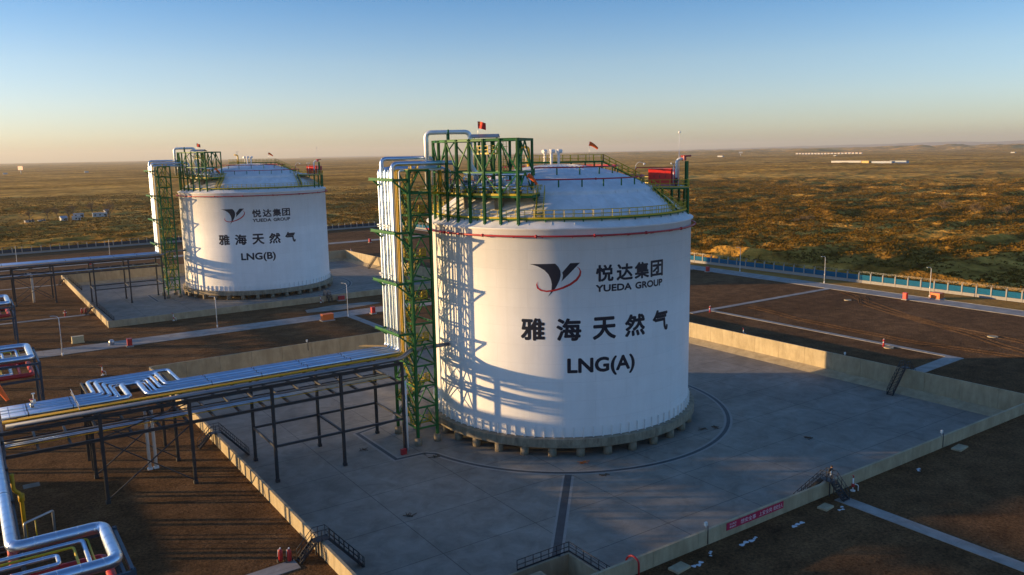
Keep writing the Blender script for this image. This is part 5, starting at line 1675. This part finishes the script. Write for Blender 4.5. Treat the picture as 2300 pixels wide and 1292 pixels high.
# ------------------------------------------------------------------ fences
def fence(p0, p1, label, mm, sp=3.6):
    p0, p1 = Vector((*p0, 0)), Vector((*p1, 0))
    d = p1 - p0
    n = int(d.length / sp)
    d.normalize()
    rz = math.atan2(d.y, d.x)
    t = thing("site_fence", tuple((p0 + p1) / 2), label, "fence", "perimeter fences")
    o = rod(t)
    U = Vector((0, 0, 1))
    # meshes about the local origin, then placed
    mp = MB().box((0, 0, 1.4), (0.32, 0.32, 2.8)).box((0, 0, 2.84), (0.42, 0.42, 0.08)).beam((0, 0, 2.85), (0, -0.35, 3.45), 0.06)
    ml = MB()
    w2 = sp / 2 - 0.17
    for z in (0.95, 1.6, 2.3): ml.box((0, 0, z), (w2 * 2, 0.06, 0.09))
    k = 26
    for i in range(k):
        ml.box((-w2 + (i + 0.5) * 2 * w2 / k, 0.0, 1.62), (0.118, 0.045, 1.46))
    mw_ = MB().box((0, 0, 0.4), (w2 * 2, 0.2, 0.85))
    post = mp.mesh("post", (0, 0, 0)); post.materials.append(M['fencepost'])
    pan = ml.mesh("panel", (0, 0, 0)); pan.materials.append(M[mm])
    wal = mw_.mesh("base_wall", (0, 0, 0)); wal.materials.append(M['fencepost'])
    for i in range(n + 1):
        for me, nm, off in ((post, "post", 0.0), (pan, "panel", 0.5), (wal, "base_wall", 0.5)):
            if off and i == n: continue
            c = bpy.data.objects.new(nm, me)
            COL.objects.link(c)
            c.parent = t
            c.location = p0 + d * sp * (i + off) - o
            c.rotation_euler.z = rz
    m = MB()
    for zz in (3.1, 3.4):
        m.beam(p0 + U * zz, p1 + U * zz, 0.02)
    m.build("barbed_wire", 'galv', t)
fence((141.0, -37.0), FENCE_B, "long blue picket fence between concrete posts along the right side of the yard", 'fenceblue')
fence(FENCE_B, (FENCE_C[0] + 20, FENCE_C[1] + 1.1), "long dull grey fence between concrete posts along the back of the yard", 'fencegrey')

# ------------------------------------------------------------------ out in the desert
def gz(x, y):
    return float(terrain_h(np.array([float(x)]), np.array([float(y)]))[0][0])

def scrub():
    n = 190000
    # candidates in the wedge the photograph looks over, denser near the fence
    az = np.radians(RNG.uniform(-4, 76, n * 4))
    rr = np.sqrt(RNG.uniform(160 ** 2, 1050 ** 2, n * 4))
    x, y = CAM.x + rr * np.sin(az), CAM.y + rr * np.cos(az)
    h, d = terrain_h(x, y)
    right = sstep(R_(14), R_(40), az)
    dens = sstep(0.30, 0.52, 0.6 * fbm(x / 45.0, y / 28.0, 101, 5) + 0.4 * fbm(x / 170.0, y / 110.0, 131, 4)) * (0.35 + 0.65 * right) * (1 - 0.75 * sstep(650, 1000, rr))
    db = x - (139.27 - 0.0497 * y)
    dens = dens * np.where((db > 6) & (db < 13.5), 0.12, 1.0)
    keep = (d > 3.5) & (RNG.uniform(0, 1, n * 4) < dens)
    idx = np.nonzero(keep)[0][:n]
    x, y, h, rr = x[idx], y[idx], h[idx], rr[idx]
    k = len(x)
    K = 6
    size = RNG.uniform(0.32, 0.85, k) * (0.8 + 0.35 * RNG.uniform(0, 1, k) ** 3)
    phi = RNG.uniform(0, 2 * PI, (k, K))
    cth = RNG.uniform(0.05, 1, (k, K))
    sth = np.sqrt(1 - cth ** 2)
    rad = RNG.uniform(0.35, 1.0, (k, K)) * size[:, None]
    cx = x[:, None] + rad * sth * np.cos(phi) * 1.35
    cy = y[:, None] + rad * sth * np.sin(phi) * 1.35
    cz = h[:, None] + rad * cth * 0.85
    c = np.stack([cx, cy, cz], -1)
    v1 = RNG.normal(0, 1, (k, K, 3)); v2 = RNG.normal(0, 1, (k, K, 3))
    s1 = (size[:, None, None] * 0.55)
    v1 = v1 / np.linalg.norm(v1, axis=-1, keepdims=True) * s1
    v2 = v2 / np.linalg.norm(v2, axis=-1, keepdims=True) * s1
    tri = np.stack([c + v1, c - v1 * 0.6 + v2, c - v1 * 0.4 - v2], 2).reshape(-1, 3)
    nt_ = len(tri) // 3
    me = bpy.data.meshes.new("scrub")
    me.vertices.add(len(tri)); me.vertices.foreach_set("co", tri.ravel())
    me.loops.add(len(tri)); me.loops.foreach_set("vertex_index", np.arange(len(tri), dtype=np.int32))
    me.polygons.add(nt_); me.polygons.foreach_set("loop_start", np.arange(0, len(tri), 3, dtype=np.int32))
    me.update(calc_edges=True)
    me.materials.append(M['shrub'])
    o = bpy.data.objects.new("scrub", me)
    COL.objects.link(o)
    tag(o, "low dark desert scrub covering the ground beyond the fence", "scrub", None, "stuff")
scrub()

def bare_tree(x, y, h, w_, label, seed, trunk=True):
    z = gz(x, y) - 0.1
    t = thing("bare_tree", (x, y, z), label, "tree", "bare trees in the desert")
    rr = random.Random(seed)
    m = MB(); tw = MB()
    base = Vector((x, y, z))
    stems = 1 if trunk else 5
    th = h * (0.34 if trunk else 0.12)
    def branch(p, d, L, r, lev):
        q = p + d * L
        r = max(r, 0.045 if lev > 1 else 0.1)
        (m if lev < 2 else tw).tube([p, q], [r, r * 0.7], 5 if lev < 2 else 3, cap=False)
        if lev >= 4: return
        for _ in range(4 if lev else 6):
            nd = (d + Vector((rr.uniform(-1, 1), rr.uniform(-1, 1), rr.uniform(-0.55, 0.6))) * 0.8)
            nd.x *= w_ / h * 1.25; nd.y *= w_ / h * 1.25
            nd.normalize()
            branch(p + d * L * rr.uniform(0.45, 1.0), nd, L * rr.uniform(0.55, 0.8), r * 0.55, lev + 1)
    for s_ in range(stems):
        d = Vector((rr.uniform(-0.5, 0.5) * (0.2 if trunk else 1.6), rr.uniform(-0.5, 0.5) * (0.2 if trunk else 1.6), 1)).normalized()
        branch(base, d, th if trunk else h * 0.3, 0.045 * h * (0.5 if trunk else 0.3), 0 if trunk else 1)
    if trunk: m.build("trunk", 'bark', t)
    (tw).build("crown", 'twigs', t)
for i, (x, y, h, w_, lab, tr) in enumerate((
    (385, 142, 12.0, 13, "round bare tree on a sandy rise, leftmost of three on the right", False),
    (378, 119, 11.5, 10, "round bare tree on a sandy rise, middle of three on the right", False),
    (395, 112, 10, 9, "round bare tree on a sandy rise, rightmost of three by the photo's right edge", False),
    (294, 164, 8.0, 9, "round bare bush tree on the dark scrub slope right of the nearer tank", False),
    (268, 153, 4.5, 8, "low bare bush just in front of the round one right of the nearer tank", False),
    (6, 494, 15, 12, "tallest bare tree beside the far white houses on the left", True),
    (2, 540, 13, 10, "bare tree behind the long white house on the left", True),
    (-16, 512, 11, 8, "bare tree behind the small gabled house on the left", True),
    (-20, 540, 10, 7, "thin bare tree left of the gabled house, farther back", True),
    (-27, 527, 9, 6, "thin bare tree between the low shed and the gabled house", True),
    (-38, 522, 8, 7, "lone bare tree farthest left by the low shed", True),
    (-8, 560, 10, 9, "bare tree behind the white houses, middle of the row", True))):
    bare_tree(x, y, h, w_, lab, 300 + i, tr)

def house(x, y, w_, d_, h_, rz, label, gable=True, wall='housewall', roof='houseroof', cat="house"):
    z = gz(x, y) - 0.2
    t = thing("small_house", (x, y, z), label, cat, "small far houses")
    c, s_ = math.cos(rz), math.sin(rz)
    def L(a, b_, zz): return Vector((x + a * c - b_ * s_, y + a * s_ + b_ * c, z + zz))
    m = MB().box((x, y, z + h_ / 2), (w_, d_, h_), rz)
    m.build("wall", wall, t)
    m = MB()
    if gable:
        vs = [L(-w_ / 2 - .3, -d_ / 2 - .3, h_ + .01), L(w_ / 2 + .3, -d_ / 2 - .3, h_ + .01), L(w_ / 2 + .3, d_ / 2 + .3, h_ + .01), L(-w_ / 2 - .3, d_ / 2 + .3, h_ + .01), L(-w_ / 2 - .3, 0, h_ + 1.2), L(w_ / 2 + .3, 0, h_ + 1.2)]
        m.add(vs, [(0, 1, 5, 4), (2, 3, 4, 5), (0, 4, 3), (1, 2, 5), (3, 2, 1, 0)])
    else:
        m.box((x, y, z + h_ + 0.1), (w_ + 0.3, d_ + 0.3, 0.2), rz)
    m.build("roof", roof, t)
    n = max(1, int(w_ / 3))
    for i in range(n):
        p = L(-w_ / 2 + (i + 0.5) * w_ / n, -d_ / 2 - 0.02, h_ * 0.55)
        MB().box(tuple(p), (1.0, 0.05, 0.9), rz).build("window", 'glass', t)
    p = L(w_ / 2 - 0.8, -d_ / 2 - 0.03, 1.0)
    MB().box(tuple(p), (0.9, 0.05, 2.0), rz).build("door", 'darksteel', t)
house(-20, 503, 3.6, 5, 2.2, 0.1, "small gabled house with a dark front among bare trees on the left")
house(-13, 499, 5, 3.5, 2.8, -0.1, "bright white flat house right of the small gabled one", False)
house(-8, 531, 6.5, 4, 2.6, -0.1, "white flat roofed house left of the longest one among bare trees", False)
house(5, 529, 9, 4, 2.7, -0.05, "longest low white house behind the tallest bare tree on the left", False)
house(-40, 495, 5, 3, 1.2, 0.2, "low dark shed lying flat on the open ground left of the houses", False, 'fencepost', 'darksteel', "shed")
house(-33, 496, 4, 3, 1.0, 0.1, "low pale platform beside the dark shed on the left", False, 'fencepost', 'fencepost', "shed")
house(12, 548, 2.4, 2.4, 2.4, 0.3, "tiny pale hut right of the bare trees on the left", True)

def far_building(x, y, w_, d_, h_, rz, label, mm, roof):
    z = gz(x, y) - 0.5
    t = thing("far_building", (x, y, z), label, "building", "far buildings on the plain")
    MB().box((x, y, z + h_ / 2), (w_, d_, h_), rz).build("wall", mm, t)
    MB().box((x, y, z + h_ + 0.4), (w_ + 1, d_ + 1, 0.8), rz).build("roof", roof, t)
ra = math.atan2(-165, 2)
far_building(1700, 1062, 78, 14, 3.6, ra, "long white building on the far plain, left half of the row on the right", 'housewall', 'housewall')
far_building(1700, 1012, 18, 14, 5, ra, "ochre block in the middle of the long far building on the right", 'ochre', 'ochre')
far_building(1706, 975, 50, 14, 4, ra, "blue grey building on the far plain, right half of the row", 'houseroof', 'housewall')
far_building(1745, 958, 40, 12, 6, ra, "dark roofed hall behind the blue grey far building on the right", 'houseroof', 'darksteel')
for i in range(20):
    f = i / 19.0
    x, y = 4591 - 171 * f, 3321 - 570 * f
    far_building(x * 0.92, y * 0.92, 15, 10, 7, ra, "one of a row of tiny pale houses along the far horizon on the right", 'housewall', 'pinkpanel')
for (x, y, w_, h_, lab) in ((3402 * .9, 2939 * .9, 30, 6, "tiny white building on the plain right behind the nearer tank"), (4034 * .9, 1724 * .9, 16, 4, "tiny white building near the horizon at the right edge"), (3500 * .9, 2300 * .9, 12, 4, "tiny white hut on the plain right of the long row"), (290, 2900, 10, 5, "tiny pale hut on the plain between the left edge and the far tank"), (67, 2988, 9, 5, "tiny pale hut at the far left edge of the plain")):
    far_building(x, y, w_, 12, h_, ra, lab, 'housewall', 'housewall')
def billboard(x, y, w_, h_, top, label, mm, turn=0.0):
    z = gz(x, y)
    t = thing("billboard", (x, y, z), label, "billboard", "far billboards")
    az = math.atan2(CAM.y - y, CAM.x - x) + PI / 2 + turn
    MB().cyl((x, y, z - 0.5), 1.0, top - h_ + 0.5, 10).build("pole", 'galv', t)
    MB().box((x, y, z + top - h_ / 2), (w_, 1.5, h_), az).build("board", mm, t)
billboard(105, 2890, 26, 12, 25, "square pinkish billboard on a pole at the far left horizon", 'pinkpanel', -1.05)
billboard(4048 * .8, 3337 * .8, 18, 8, 24, "white T shaped billboard on a pole right of the nearer tank's mast", 'housewall')

# low mountains beyond the plain
def mountains():
    m = MB()
    az = np.radians(np.linspace(20, 88, 240))
    D = 24000.0
    top = 25 + 150 * sstep(R_(34), R_(78), az) * (0.55 + 0.9 * fbm(az * 14, az * 0 + 1.0, 8, 5)) 
    vs = []
    for a, h in zip(az, top):
        for dd, hh in ((0, -20), (900, h * 0.6), (2200, h), (4200, -20)):
            vs.append((CAM.x + (D + dd) * math.sin(a), CAM.y + (D + dd) * math.cos(a), hh))
    m.add(vs, [(i * 4 + j, (i + 1) * 4 + j, (i + 1) * 4 + j + 1, i * 4 + j + 1) for i in range(239) for j in range(3)], True)
    structure(m.build("mountains", 'hill', loc=(0, 0, 0)))
mountains()

# ------------------------------------------------------------------ the air
def haze():
    x0, x1, y0, y1, z0, z1 = -26400, 31000, -26400, 31000, -27.0, 330.0
    o = MB().box(((x0 + x1) / 2, (y0 + y1) / 2, (z0 + z1) / 2), (x1 - x0, y1 - y0, z1 - z0)).build("haze", 'white', loc=(0, 0, 0))
    o.data.materials.clear()
    m = bpy.data.materials.new("haze_air")
    m.use_nodes = True
    n = m.node_tree.nodes
    n.remove(n["Principled BSDF"])
    v = n.new("ShaderNodeVolumePrincipled")
    v.inputs["Color"].default_value = (0.86, 0.85, 0.80, 1)
    v.inputs["Density"].default_value = HAZE
    v.inputs["Anisotropy"].default_value = 0.2
    m.node_tree.links.new(v.outputs[0], n["Material Output"].inputs["Volume"])
    o.data.materials.append(m)
    o["kind"] = "stuff"
HAZE = 0.00005
if HAZE > 0: haze()
